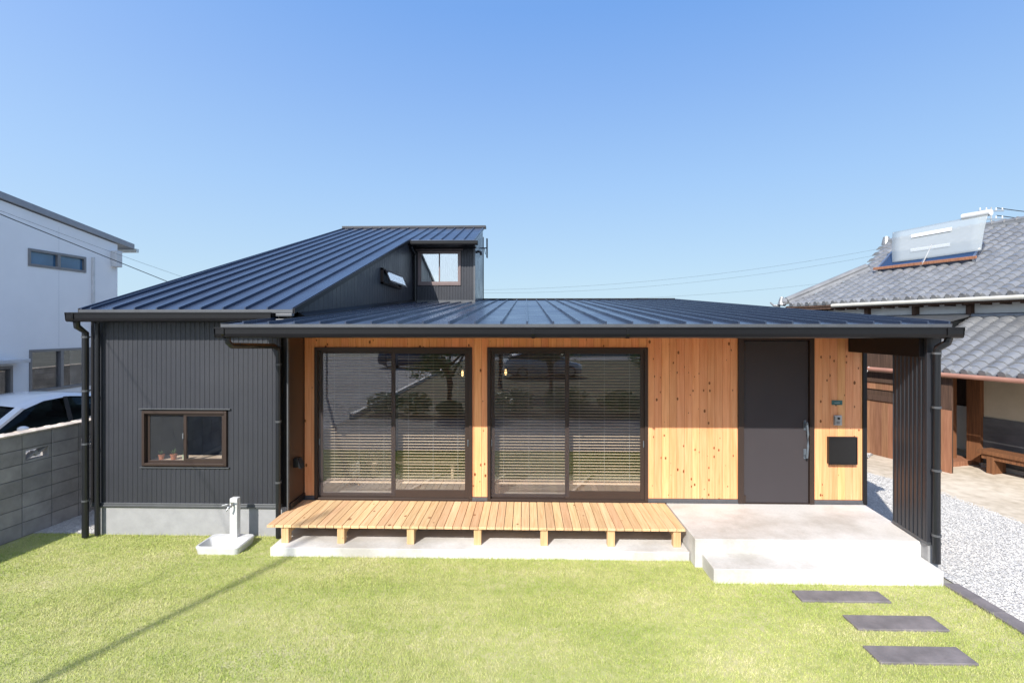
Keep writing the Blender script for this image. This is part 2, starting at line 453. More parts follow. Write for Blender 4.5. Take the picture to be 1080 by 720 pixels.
def sheet_mat():
    m = bpy.data.materials.new('milky plastic sheet'); m.use_nodes = True
    nt = m.node_tree; N, L = nt.nodes, nt.links
    b = N['Principled BSDF']
    b.inputs['Base Color'].default_value = (.42, .455, .465, 1)
    b.inputs['Roughness'].default_value = .18
    tr = N.new('ShaderNodeBsdfTransparent')
    mx = N.new('ShaderNodeMixShader'); mx.inputs[0].default_value = .52
    out = N['Material Output']
    L.new(tr.outputs[0], mx.inputs[1]); L.new(b.outputs[0], mx.inputs[2]); L.new(mx.outputs[0], out.inputs[0])
    return m
M['sheet'] = sheet_mat()
M['label_faint'] = mesh_mat('faint label behind sheet', (.7, .72, .72), .22)
M['collector'] = pm('blue black collector glass', (0.02, 0.035, 0.08), None, 2, .08, spec=.8)

# ------------------------------------------------------------------ helpers
def root_of(o):
    while o.parent:
        o = o.parent
    return o

class MB:
    def __init__(s):
        s.v = []; s.f = []
    def add(s, vs, fs):
        n = len(s.v)
        s.v += [tuple(p) for p in vs]
        s.f += [tuple(n + i for i in f) for f in fs]
    def box(s, x0, x1, y0, y1, z0, z1):
        s.add([(x0, y0, z0), (x1, y0, z0), (x1, y1, z0), (x0, y1, z0), (x0, y0, z1), (x1, y0, z1), (x1, y1, z1), (x0, y1, z1)],
              [(0, 3, 2, 1), (4, 5, 6, 7), (0, 1, 5, 4), (1, 2, 6, 5), (2, 3, 7, 6), (3, 0, 4, 7)])
        return s
    def prism(s, poly, z0, z1):
        n = len(poly)
        s.add([(x, y, z0) for x, y in poly] + [(x, y, z1) for x, y in poly],
              [tuple(range(n - 1, -1, -1)), tuple(range(n, 2 * n))] + [(i, (i + 1) % n, n + (i + 1) % n, n + i) for i in range(n)])
        return s
    def extr(s, pts, vec):
        """polygon of 3D points extruded along vec"""
        n = len(pts)
        s.add(list(pts) + [(p[0] + vec[0], p[1] + vec[1], p[2] + vec[2]) for p in pts],
              [tuple(range(n - 1, -1, -1)), tuple(range(n, 2 * n))] + [(i, (i + 1) % n, n + (i + 1) % n, n + i) for i in range(n)])
        return s
    def tube(s, pts, r, n=8, r1=None, cap=True):
        pts = [Vector(p) for p in pts]
        k = len(pts); rings = []
        up = Vector((0, 0, 1))
        for i, p in enumerate(pts):
            d = (pts[min(i + 1, k - 1)] - pts[max(i - 1, 0)]).normalized()
            a = d.cross(up)
            if a.length < 1e-3: a = d.cross(Vector((0, 1, 0)))
            a.normalize(); b = d.cross(a).normalized()
            rr = r if r1 is None else r + (r1 - r) * i / (k - 1)
            rings.append([p + a * math.cos(2 * PI * j / n) * rr + b * math.sin(2 * PI * j / n) * rr for j in range(n)])
        vs = [q for ring in rings for q in ring]
        fs = [(i * n + j, i * n + (j + 1) % n, (i + 1) * n + (j + 1) % n, (i + 1) * n + j) for i in range(k - 1) for j in range(n)]
        if cap:
            fs += [tuple(range(n - 1, -1, -1)), tuple((k - 1) * n + j for j in range(n))]
        s.add(vs, fs); return s
    def lathe(s, c, prof, n=16):
        vs = [(c[0] + r * math.cos(2 * PI * j / n), c[1] + r * math.sin(2 * PI * j / n), c[2] + z) for r, z in prof for j in range(n)]
        k = len(prof)
        fs = [(i * n + j, i * n + (j + 1) % n, (i + 1) * n + (j + 1) % n, (i + 1) * n + j) for i in range(k - 1) for j in range(n)]
        fs += [tuple(range(n - 1, -1, -1)), tuple((k - 1) * n + j for j in range(n))]
        s.add(vs, fs); return s
    def corr(s, p, u, nrm, length, zlo, zhi, pitch, depth, crest=.55, slope=.08, phase=0.0):
        """vertical ribbed sheet from point p along u, ribs stand out along nrm"""
        zl = zlo if callable(zlo) else (lambda t: zlo)
        zh = zhi if callable(zhi) else (lambda t: zhi)
        prof = [(0, 1), (crest, 1), (crest + slope, 0), (1 - slope, 0)]
        pts = []
        k = -1
        while True:
            done = False
            for a, h in prof:
                t = (k + a) * pitch - phase
                if t >= length: done = True; break
                if t > 0: pts.append((t, h))
            if done: break
            k += 1
        def hh(t):
            q = ((t + phase) / pitch) % 1.0
            if q < crest: return 1
            if q < crest + slope: return 1 - (q - crest) / slope
            if q < 1 - slope: return 0
            return (q - 1 + slope) / slope
        pts = [(0, hh(0))] + pts + [(length, hh(length))]
        vs = []
        for t, h in pts:
            x = p[0] + u[0] * t + nrm[0] * h * depth; y = p[1] + u[1] * t + nrm[1] * h * depth
            vs += [(x, y, zl(t)), (x, y, zh(t))]
        s.add(vs, [(2 * i, 2 * i + 2, 2 * i + 3, 2 * i + 1) for i in range(len(pts) - 1)])
        return s
    def build(s, name, mat, parent=None, origin=None, smooth=False, bevel=0, local=False):
        me = bpy.data.meshes.new(name)
        off = Vector((0, 0, 0))
        vs = s.v
        if parent is not None and not local:
            inv = MATS[root_of(parent).name].inverted()
            vs = [tuple(inv @ Vector(p)) for p in vs]
        elif origin is not None:
            vs = [(p[0] - origin[0], p[1] - origin[1], p[2] - origin[2]) for p in vs]
        me.from_pydata(vs, [], s.f)
        me.materials.append(mat)
        if smooth:
            for p in me.polygons: p.use_smooth = True
        me.update()
        o = bpy.data.objects.new(name, me)
        COL.objects.link(o)
        if parent is not None:
            o.parent = parent
        elif origin is not None:
            o.location = origin
        if bevel:
            md = o.modifiers.new('bevel', 'BEVEL'); md.width = bevel; md.segments = 2; md.limit_method = 'ANGLE'; md.angle_limit = R(40)
        if smooth:
            md = o.modifiers.new('edge', 'EDGE_SPLIT'); md.split_angle = R(45)
        return o

MATS = {}
def thing(name, label, cat, loc=(0, 0, 0), rotz=0.0, group=None):
    o = bpy.data.objects.new(name, None)
    COL.objects.link(o)
    o.location = loc; o.rotation_euler = (0, 0, rotz)
    o.empty_display_size = .2
    o['label'] = label; o['category'] = cat
    if group: o['group'] = group
    MATS[o.name] = Matrix.Translation(Vector(loc)) @ Matrix.Rotation(rotz, 4, 'Z')
    return o

def tag(o, label, cat, group=None):
    o['label'] = label; o['category'] = cat
    if group: o['group'] = group
    return o

def kind(o, k, label=None):
    o['kind'] = k
    if label: o['label'] = label
    return o

def copy_thing(o, loc, label, rotz=None):
    r = o.copy(); COL.objects.link(r); r.location = loc; r['label'] = label
    if rotz is not None: r.rotation_euler = (0, 0, rotz)
    for ch in list(o.children):
        c = ch.copy(); COL.objects.link(c); c.parent = r
        for g in ch.children:
            d = g.copy(); COL.objects.link(d); d.parent = c
    return r

def sheet(name, pts, z, mat, label=None):
    m = MB(); m.add([(x, y, z) for x, y in pts], [tuple(range(len(pts)))])
    return kind(m.build(name, mat), 'structure', label)

# ------------------------------------------------------------------ ground
sheet('ground', [(-400, -400), (400, -400), (400, 600), (-400, 600)], -0.012, M['ground'])
sheet('lawn', [(-6.72, 3.1), (4.50, 3.1), (4.50, 7.02), (-6.72, 7.02)], 0.0, M['lawn'])
sheet('gravel_yard', [(4.66, 0.8), (7.28, 0.8), (7.06, 7.7), (6.88, 9.6), (6.4, 10.6), (9.2, 13.5), (8.5, 24), (4.66, 24)], 0.004, M['gravel'])
sheet('gravel_strip', [(-6.72, 7.02), (-5.80, 7.02), (-5.80, 20), (-6.0, 20)], 0.004, M['gravel'])
sheet('earth_yard', [(7.28, -8), (30, -8), (30, 14), (9.0, 13.5), (6.4, 10.6), (6.88, 9.6), (7.06, 7.7), (7.28, 0.8)], 0.004, M['earth'])
sheet('parking_lot', [(-16, -30), (-5.5, -30), (-5.4, -.8), (-5.4, 0.6), (-16, 0.6)], 0.006, M['asphalt'])
sheet('paving', [(-5.39, -1.0), (4.66, -1.0), (4.66, 3.09), (-6.9, 3.09), (-6.9, 0.61), (-5.39, 0.61)], 0.006, M['paving'])
sheet('garden_bed', [(-5.3, -30), (14, -30), (14, -1.02), (-5.3, -1.02)], 0.004, M['soil'])
sheet('road', [(-60, -34), (60, -34), (60, -30.2), (-60, -30.2)], 0.008, M['asphalt'])
sheet('neighbor_drive', [(-11, 0.6), (-6.95, 0.6), (-6.9, 16), (-11, 16)], 0.004, M['earth'])

# grass: countless short blades
def grass(n, x0, x1, y0, y1, ok):
    rng = np.random.default_rng(3)
    x = rng.uniform(x0, x1, n); y = y0 + (y1 - y0) * rng.uniform(0, 1, n) ** 1.15
    keep = ok(x, y)
    x = x[keep]; y = y[keep]; n = len(x)
    patch = np.sin(x * 2.1 + np.sin(y * 1.7) * 1.3) * np.sin(y * 2.6 + x * .7)
    h = (0.009 + 0.012 * rng.random(n)) * (1 + .22 * patch)
    tuft = rng.random(n) < .035
    edge = ((np.abs(y - 6.39) < .05) & (x > -3.2) & (x < 2)) | ((np.abs(y - 5.84) < .05) & (x > 2.0)) | ((x > 4.42)) | ((y > 6.93) & (x < -3.1))
    h = np.where(tuft, h * 1.9, h); h = np.where(edge, h * rng.uniform(1.0, 2.3, n), h)
    w = 0.0013 + 0.0014 * rng.random(n)
    a = rng.uniform(0, 2 * np.pi, n)
    lean = h * rng.uniform(.1, 1.1, n); b = rng.uniform(0, 2 * np.pi, n)
    co = np.zeros((n, 3, 3), dtype=np.float32)
    co[:, 0] = np.stack([x - w * np.cos(a), y - w * np.sin(a), np.zeros(n)], 1)
    co[:, 1] = np.stack([x + w * np.cos(a), y + w * np.sin(a), np.zeros(n)], 1)
    co[:, 2] = np.stack([x + lean * np.cos(b), y + lean * np.sin(b), h], 1)
    me = bpy.data.meshes.new('grass')
    me.vertices.add(n * 3); me.vertices.foreach_set('co', co.ravel())
    me.loops.add(n * 3); me.loops.foreach_set('vertex_index', np.arange(n * 3, dtype=np.int32))
    me.polygons.add(n); me.polygons.foreach_set('loop_start', np.arange(0, n * 3, 3, dtype=np.int32))
    me.update(calc_edges=True)
    me.materials.append(M['grass'])
    o = bpy.data.objects.new('grass', me); COL.objects.link(o)
    kind(o, 'stuff', 'short sunlit yellow green lawn grass')
    return o

def grass_ok(x, y):
    bad = (x > 1.95) & (x < 4.5) & (y > 6.2)
    bad |= (x > 2.03) & (y > 5.84)
    bad |= (x > -3.13) & (x < 1.98) & (y > 6.40)
    bad |= (x > -5.88) & (x < -3.1) & (y > 6.985)
    bad |= (x < -6.62)
    bad |= (x > -4.06) & (x < -3.53) & (y > 6.42) & (y < 6.82)
    for (sx0, sx1, sy0, sy1) in STONES:
        bad |= (x > sx0 + .01) & (x < sx1 - .01) & (y > sy0 + .01) & (y < sy1 - .01)
    return ~bad
STONES = [(2.80, 3.69, 5.465, 5.68), (3.05, 3.88, 4.965, 5.207), (2.93, 3.73, 4.473, 4.71)]
grass(620000, -6.7, 4.5, 3.12, 7.02, grass_ok)

def pebbles(name, n, reg, label, seed):
    rng = np.random.default_rng(seed)
    base = np.array([(1, 0, 0), (-.8, .5, 0), (-.7, -.7, 0), (.1, .9, .1), (.2, -.9, -.1), (0, .1, .7), (.1, 0, -.6)], dtype=np.float64)
    fs = [(0, 3, 5), (3, 1, 5), (1, 2, 5), (2, 4, 5), (4, 0, 5)]
    x, y = reg(rng, n); n = len(x)
    s = rng.uniform(.006, .014, n)
    a = rng.uniform(0, 2 * np.pi, n)
    jit = rng.uniform(.7, 1.3, (n, 7, 3))
    p = base[None] * jit * s[:, None, None]
    ca, sa = np.cos(a)[:, None], np.sin(a)[:, None]
    q = p.copy(); q[:, :, 0] = p[:, :, 0] * ca - p[:, :, 1] * sa; q[:, :, 1] = p[:, :, 0] * sa + p[:, :, 1] * ca
    t = rng.uniform(-.5, .5, n)[:, None]
    z2 = q[:, :, 2] + q[:, :, 0] * t
    q[:, :, 2] = z2 + (.006 + s * .35)[:, None]
    q[:, :, 0] += x[:, None]; q[:, :, 1] += y[:, None]
    F = np.array(fs)
    idx = (F[None] + (np.arange(n) * 7)[:, None, None]).reshape(-1)
    nf = n * len(fs)
    me = bpy.data.meshes.new(name)
    me.vertices.add(n * 7); me.vertices.foreach_set('co', q.astype(np.float32).ravel())
    me.loops.add(nf * 3); me.loops.foreach_set('vertex_index', idx.astype(np.int32))
    me.polygons.add(nf); me.polygons.foreach_set('loop_start', np.arange(0, nf * 3, 3, dtype=np.int32))
    me.update(calc_edges=True)
    me.materials.append(M['stone'])
    o = bpy.data.objects.new(name, me); COL.objects.link(o)
    return kind(o, 'stuff', label)
def reg_r(rng, n):
    x = rng.uniform(4.68, 8.4, n); y = rng.uniform(4.0, 12.5, n)
    lim = np.where(y < 9.6, 7.28 - (y - .8) * .0319, np.where(y < 10.6, 6.88 - (y - 9.6) * .48, 6.4 + (y - 10.6) * .95))
    k = x < lim + rng.normal(0, .03, n)
    k &= ~((x < 4.78) & (y > 6.0))
    return x[k], y[k]
pebbles('gravel_stones', 85000, reg_r, 'pale crushed gravel beside the black house', 5)
def reg_l(rng, n):
    return rng.uniform(-6.62, -5.82, n), rng.uniform(7.03, 9.5, n)
pebbles('gravel_stones', 5000, reg_l, 'shaded gravel between block wall and house', 6)

# ------------------------------------------------------------------ main house
HOUSE = thing('house', 'single storey black corrugated steel house with cedar front wall and navy seamed roof', 'house', (-0.5, 12.0, 0))
def hp(mb, name, mat, **k):
    return mb.build(name, mat, HOUSE, **k)
YW = 7.5   # cedar wall
YG = 7.0   # corrugated wing
PS = 0.0762   # porch roof slope
def zp(y): return 2.82 + PS * (y - 6.0)
MS = 0.2945
def zm(y): return 3.015 + MS * (y - 6.8)
XR = 4.72  # right wall outer

# --- roofs
def roof_slab(mb, x0a, x0b, x1, ya, yb, zf, th):
    mb.extr([(x0a, ya, zf(ya) - th), (x1, ya, zf(ya) - th), (x1, yb, zf(yb) - th), (x0b, yb, zf(yb) - th)], (0, 0, th))
pr = MB()
roof_slab(pr, -3.49, -3.49, 4.69, 6.0, 6.97, zp, .05)
roof_slab(pr, -3.03, -3.03, 4.69, 6.972, 17.0, zp, .05)
k = -11
seams = MB()
def seam(mb, x, ya, yb, zf, h=.038, w=.009):
    mb.extr([(x - w, ya, zf(ya)), (x + w, ya, zf(ya)), (x + w, ya, zf(ya) + h), (x - w, ya, zf(ya) + h)], (0, yb - ya, zf(yb) - zf(ya)))
for k in range(-11, 16):
    x = k * 0.296 + .01
    yb = 6.98 if x < -3.03 else (14.19 if x < -1.38 else 17.0)
    seam(seams, x, 6.0, yb, zp)
seam(seams, 4.68, 6.0, 17.0, zp)
porch_roof = hp(pr, 'porch_roof', M['roof'], bevel=.004)
seams.build('roof_seam', M['roof'], porch_roof)
MB().box(-3.495, 4.695, 5.985, 5.999, 2.785, 2.826).build('drip_edge', M['flash'], porch_roof)
MB().box(-1.36, 4.70, 16.9, 17.12, zp(17) + .0, zp(17) + .05).build('ridge_cap', M['trim'], porch_roof, bevel=.01)
mr_ = MB()
roof_slab(mr_, -5.84, -5.72, -3.02, 6.8, 16.6, zm, .05)
roof_slab(mr_, -3.018, -3.018, -1.31, 13.7, 16.6, zm, .05)
main_roof = hp(mr_, 'main_roof', M['roof'], bevel=.004)
seams = MB()
for k in range(-8, 1):
    seam(seams, -3.36 + k * .2925, 6.8, 16.6, zm, .036)
seam(seams, -3.03, 6.8, 16.6, zm, .03)
seams.extr([(-5.84, 6.8, zm(6.8)), (-5.82, 6.8, zm(6.8)), (-5.82, 6.8, zm(6.8) + .03), (-5.84, 6.8, zm(6.8) + .03)], (.12, 9.8, zm(16.6) - zm(6.8)))
for x in (-2.78, -2.49, -2.20, -1.90, -1.61, -1.33):
    seam(seams, x, 13.7, 16.6, zm, .036)
seams.build('roof_seam', M['roof'], main_roof)
MB().box(-5.78, -1.26, 16.5, 16.75, zm(16.6) - .02, zm(16.6) + .06).build('ridge_cap', M['siding'], main_roof, bevel=.01)
MB().box(-5.85, -3.02, 6.785, 6.799, 2.975, 3.02).build('drip_edge', M['flash'], main_roof)
# verge trims
vt = MB()
vt.extr([(4.69, 6.0, zp(6) - .14), (4.715, 6.0, zp(6) - .14), (4.715, 6.0, zp(6) + .02), (4.69, 6.0, zp(6) + .02)], (0, 11.0, PS * 11))
vt.build('verge_trim', M['trim'], porch_roof); vt = MB()
vt.extr([(-3.515, 6.0, zp(6) - .14), (-3.492, 6.0, zp(6) - .14), (-3.492, 6.0, zp(6) + .015), (-3.515, 6.0, zp(6) + .015)], (0, .97, PS * .97))
vt.build('verge_trim', M['trim'], porch_roof)
vt = MB()
vt.extr([(-3.018, 6.8, zm(6.8) - .05), (-2.998, 6.8, zm(6.8) - .05), (-2.998, 6.8, zm(6.8) + .02), (-3.018, 6.8, zm(6.8) + .02)], (0, 6.88, MS * 6.88))
vt.build('verge_trim', M['trim'], main_roof); vt = MB()
vt.extr([(-5.87, 6.8, zm(6.8) - .14), (-5.842, 6.8, zm(6.8) - .14), (-5.842, 6.8, zm(6.8) + .02), (-5.87, 6.8, zm(6.8) + .02)], (.12, 9.8, MS * 9.8))
vt.build('verge_trim', M['trim'], main_roof)
# soffits and fascia
sf = MB()
sf.extr([(-3.48, 6.02, 2.68), (4.68, 6.02, 2.68), (4.68, 7.46, 2.70), (-3.48, 7.46, 2.70)], (0, 0, .02))
sf.box(-3.48, 4.68, 6.0, 6.02, 2.68, 2.77)
hp(sf, 'porch_soffit', M['cedar_ceiling'])
sf = MB()
sf.box(-5.83, -3.03, 6.81, 7.0, 2.86, 2.875)
sf.box(-5.83, -3.03, 6.80, 6.815, 2.86, 2.964)
hp(sf, 'eave_soffit', M['trim'])

# --- gutters
def gutter(name_label, x0, x1, y, ztop, h=.115, w=.115):
    m = MB()
    prof = [(0, 0), (0, -h * .55), (-.012, -h * .9), (-.035, -h), (-w + .03, -h), (-w + .008, -h * .9), (-w, -h * .6), (-w, .002), (-w - .008, .006), (-w - .008, -.012),
            (-w + .004, -.012), (-w + .004, -h * .6), (-w + .035, -h + .006), (-.035, -h + .006), (-.006, -h * .5), (-.006, 0)]
    m.extr([(x0, y + a, ztop + b) for a, b in prof], (x1 - x0, 0, 0))
    for x in (x0, x1 - .012):
        m.extr([(x, y + a, ztop + b) for a, b in prof[:8]], (.012, 0, 0))
    g = m.build('gutter', M['gutter'], HOUSE)
    j = MB()
    return g
def gutter_joint(g, x, y, ztop, wdt=.035, h=.115, w=.115):
    j = MB()
    j.box(x, x + wdt, y - w - .012, y - w - .001, ztop - h * .62, ztop + .006)
    j.box(x, x + wdt, y - w - .002, y, ztop - h - .004, ztop - h - .001)
    j.extr([(x, y - w - .012, ztop - h * .62), (x, y - w + .025, ztop - h - .004), (x, y - w + .028, ztop - h), (x, y - w - .002, ztop - h * .6)], (wdt, 0, 0))
    j.build('gutter_joint', M['gutter'], g)
g1 = gutter('', -3.50, 4.735, 5.98, 2.785)
for x in (-3.42, 0.06, 1.10, 4.55): gutter_joint(g1, x, 5.98, 2.785)
g2 = gutter('', -5.93, -3.24, 6.785, 2.975)
gutter_joint(g2, -5.85, 6.785, 2.975)
# gutter end and boxed flashing right of left gutter
fx = MB(); fx.box(-3.21, -3.0, 6.72, 6.79, 2.93, 2.965); fx.box(-3.2, -2.99, 6.70, 6.79, 2.86, 2.895)
hp(fx, 'corner_flashing', M['flash'], bevel=.004)
# --- downpipes
def pipe(pts, r=.036, clips=()):
    p = MB().tube(pts, r, 12).build('downpipe', M['pipe'], HOUSE, smooth=True)
    if clips:
        for (x, y, z) in clips:
            c = MB()
            c.tube([(x, y, z - .012), (x, y, z + .012)], r + .006, 12)
            c.box(x - .008, x + .008, y, y + .09, z - .008, z + .008)
            c.build('pipe_clip', M['flash'], p)
    return p
pipe([(-5.83, 6.73, 2.87), (-5.83, 6.74, 2.80), (-5.83, 6.87, 2.72), (-5.83, 6.87, .02)], .04, [(-5.83, 6.87, z) for z in (2.66, 1.95, 1.25, .5)])
pipe([(-5.72, 6.93, 2.84), (-5.72, 6.93, .02)], .03)
pipe([(-3.38, 5.925, 2.68), (-3.38, 5.93, 2.62), (-3.36, 5.97, 2.58), (-3.27, 6.80, 2.545), (-3.265, 6.90, 2.51), (-3.265, 6.91, 2.45), (-3.265, 6.91, .02)], .033, [(-3.265, 6.91, z) for z in (2.3, 1.55, .75)])
pipe([(4.62, 5.93, 2.68), (4.61, 5.94, 2.62), (4.57, 6.02, 2.56), (4.562, 6.03, 2.5), (4.562, 6.03, .17)], .040, [(4.562, 6.03, z) for z in (2.50, 1.9, 1.2, .48)])

# --- corrugated wing
WX0, WX1 = -5.85, -3.17
wx = (-5.146, -3.995, H - 1.852, H - 1.121)   # window
s = MB()
PIT = .0655
def corr_front(mb, x0, x1, z0, z1):
    mb.corr((x0, YG, 0), (1, 0), (0, -1), x1 - x0, z0, z1, PIT, .0055, phase=(x0 - WX0) % PIT)
corr_front(s, -5.79, wx[0] - .01, .435, 2.95)
corr_front(s, wx[1] + .01, -3.285, .435, 2.95)
corr_front(s, wx[0] - .01, wx[1] + .01, .435, wx[2] - .02)
corr_front(s, wx[0] - .01, wx[1] + .01, wx[3] + .02, 2.95)
wing = hp(s, 'corrugated_wall', M['siding'])
t = MB()
t.box(WX0, -5.79, YG - .016, YG + .05, .41, 2.95)
t.build('corner_trim', M['trim'], wing); t = MB()
t.box(-3.285, -3.262, YG - .018, YG + .05, .41, 2.95)
t.box(-3.262, -3.185, YG + .02, YG + .05, .36, 2.95)
t.build('corner_trim', M['trim'], wing)
MB().box(-3.185, -3.165, YG - .02, YG + .02, .36, 2.70).build('corner_trim', M['flash'], wing, bevel=.003)
t = MB(); t.box(WX0 + .01, -3.26, YG - .022, YG + .03, .405, .437); t.box(WX0 + .01, -3.26, YG - .03, YG - .022, .385, .41)
t.build('base_flashing', M['flash'], wing, bevel=.003)
# window head and sill flashings
t = MB(); t.box(wx[0] - .04, wx[1] + .05, YG - .035, YG + .01, wx[3] + .022, wx[3] + .034)
t.build('window_flashing', M['flash'], wing); t = MB()
t.box(wx[0] - .03, wx[1] + .03, YG - .028, YG + .01, wx[2] - .03, wx[2] - .018)
t.build('window_flashing', M['flash'], wing)
# other outer walls
w = MB()
w.corr((WX0 + .005, 16.9, 0), (0, -1), (-1, 0), 9.9, .4, lambda t: zm(16.9 - t) - .06, PIT, .0055)
w.corr((-1.37, 17.1, 0), (-1, 0), (0, 1), 4.48, .0, 5.7, PIT, .0055)
w.build('corrugated_wall', M['siding'], HOUSE)
w = MB()
w.corr((XR - .012, 7.52, 0), (0, 1), (1, 0), 9.5, .3, lambda t: zp(7.52 + t) - .05, PIT, .0055)
w.corr((4.7, 17.02, 0), (-1, 0), (0, 1), 6.1, .3, 3.6, PIT, .0055)
w.build('corrugated_wall', M['siding'], HOUSE)
# clerestory side wall above the porch roof
w = MB()
w.corr((-3.045, 6.99, 0), (0, 1), (1, 0), 7.2, lambda t: zp(6.99 + t) - .01, lambda t: min(zm(6.99 + t) - .02, zm(13.9)), .18, .008, crest=.9, slope=.03)
side = hp(w, 'clerestory_wall', M['siding'])
fl = MB(); fl.extr([(-3.03, 6.99, zp(6.99) + .0), (-2.94, 6.99, zp(6.99) + .035), (-2.94, 6.99, zp(6.99) + .045), (-3.03, 6.99, zp(6.99) + .09)], (0, 7.2, PS * 7.2))
fl.build('base_flashing', M['trim'], side)

# foundations
f = MB(); f.box(WX0 + .03, -3.20, YG + .005, 16.85, 0, .39)
hp(f, 'foundation', M['conc_wall'])
f = MB(); f.box(-3.19, 4.69, YW + .03, 17.0, 0, .335)
hp(f, 'foundation', M['conc_wall'])

# --- wing side wall facing the terrace
w = MB(); w.box(-3.2, -3.172, YG + .02, YW + .02, .41, 2.75)
sw = hp(w, 'recess_wall', M['sidewall'])
MB().box(-3.178, -3.150, YG + .022, YW - .002, .36, .43).build('base_flashing', M['trim'], sw)
v = MB(); v.box(-3.172, -3.11, 7.14, 7.28, .88, 1.0)
v.extr([(-3.11, 7.14, .88), (-3.06, 7.14, .86), (-3.11, 7.14, 1.0)], (0, .14, 0))
v.build('vent_hood', M['pipe'], sw, bevel=.006)

# --- cedar wall of narrow vertical boards
LW = (-3.017, -0.765, .318, H - .284)
RW = (-0.550, 1.705, .318, H - .284)
DR = (2.953, 3.997, .335, 2.66)
cb = MB()
x = -3.165; bw = .1055
while x < 4.66:
    xa, xb = x + .0012, min(x + bw, 4.665) - .0012
    segs = []
    def put(xa, xb, z0, z1):
        if xb - xa > .004: cb.box(xa, xb, YW, YW + .018, z0, z1)
    cuts = sorted(set([xa, xb] + [q for o in (LW, RW, DR) for q in o[:2] if xa < q < xb]))
    for a, b in zip(cuts[:-1], cuts[1:]):
        mid = (a + b) / 2
        z0, z1 = .392, 2.74
        hit = [o for o in (LW, RW, DR) if o[0] < mid < o[1]]
        if hit:
            if hit[0] is not DR: put(a, b, hit[0][3], z1)
        else: put(a, b, z0, z1)
    x += bw
cw = hp(cb, 'cedar_wall', M['cedar'], bevel=.0022)
bk = MB()
bk.box(-3.17, LW[0], YW + .018, YW + .05, .34, 2.8); bk.box(LW[1], RW[0], YW + .018, YW + .05, .34, 2.8)
bk.box(RW[1], DR[0], YW + .018, YW + .05, .34, 2.8); bk.box(DR[1], XR - .02, YW + .018, YW + .05, .34, 2.8)
bk.box(LW[0], LW[1], YW + .018, YW + .05, LW[3], 2.8); bk.box(RW[0], RW[1], YW + .018, YW + .05, LW[3], 2.8)
bk.box(DR[0], DR[1], YW + .018, YW + .05, DR[3], 2.8)
bk.build('wall_backing', M['trim'], HOUSE)
for a, b in ((-3.165, LW[0]), (LW[1], RW[0]), (RW[1], DR[0]), (DR[1], XR - .05)):
    MB().box(a, b, YW - .012, YW + .03, .345, .39).box(a, b, YW - .022, YW - .012, .338, .352).build('base_flashing', M['flash'], cw)
MB().box(XR - .055, XR, YW - .02, YW + .05, .33, 2.72).build('corner_trim', M['trim'], cw, bevel=.003)

# --- sliding windows
def sliding(parent, o, y, fmat, gmats, fr=.042, sash=.045, bot=.045, depth=.07, handle=True, screen=None, bots=None, halves_same=False):
    x0, x1, z0, z1 = o
    m = MB()
    m.box(x0, x0 + fr, y - .022, y + depth, z0, z1); m.box(x1 - fr, x1, y - .022, y + depth, z0, z1)
    m.box(x0 + fr, x1 - fr, y - .022, y + depth, z1 - fr, z1); m.box(x0 + fr, x1 - fr, y - .022, y + depth, z0, z0 + bot)
    win = m.build('window', fmat, parent, bevel=.003)
    mid = (x0 + x1) / 2
    bots = bots or (sash, sash)
    for i, (a, b) in enumerate(((x0 + fr, mid + sash * .5), (mid - sash * .5, x1 - fr))):
        yy = y + (.030 if i == 0 else .004)
        sm = MB(); zb = z0 + bot; zt = z1 - fr; bb = bots[i]
        sm.box(a, a + sash, yy, yy + .022, zb, zt); sm.box(b - sash, b, yy, yy + .022, zb, zt)
        sm.box(a + sash, b - sash, yy, yy + .022, zt - sash * .8, zt); sm.box(a + sash, b - sash, yy, yy + .022, zb, zb + bb)
        sm.build('sash', fmat, win, bevel=.002)
        g = MB(); g.box(a + sash - .004, b - sash + .004, yy + .008, yy + .013, zb + bb - .004, zt - sash * .8 + .004)
        g.build('glass', gmats[i], win)
        if handle:
            hx = a + .008 if i == 0 else b - .020
            MB().box(hx, hx + .012, yy - .012, yy, z0 + (z1 - z0) * .36, z0 + (z1 - z0) * .36 + .09).build('handle', M['handle'], win, bevel=.002)
    if screen:
        sc = MB(); xa, xb = x0 + fr + .004, mid + sash * .5
        sc.box(xa, xb, y + .0, y + .001, z0 + bot + .03, z1 - fr - .02)
        sc.build('insect_screen', M['screen'], win)
    return win
sliding(HOUSE, LW, YW, M['alu'], (M['glass'], M['glass']), fr=.045, sash=.058, bot=.05, screen=True, bots=(.06, .115))
sliding(HOUSE, RW, YW, M['alu'], (M['glass'], M['glass']), fr=.045, sash=.058, bot=.05, screen=True, bots=(.06, .115))
w3 = sliding(HOUSE, wx, YG - .01, M['alu'], (M['glass_screen'], M['glass']), fr=.035, sash=.04, bot=.035, bots=(.03, .06), handle=False)
MB().box(-4.60, -4.585, YG - .02, YG - .005, 1.30, 1.37).build('latch', M['steel'], w3)

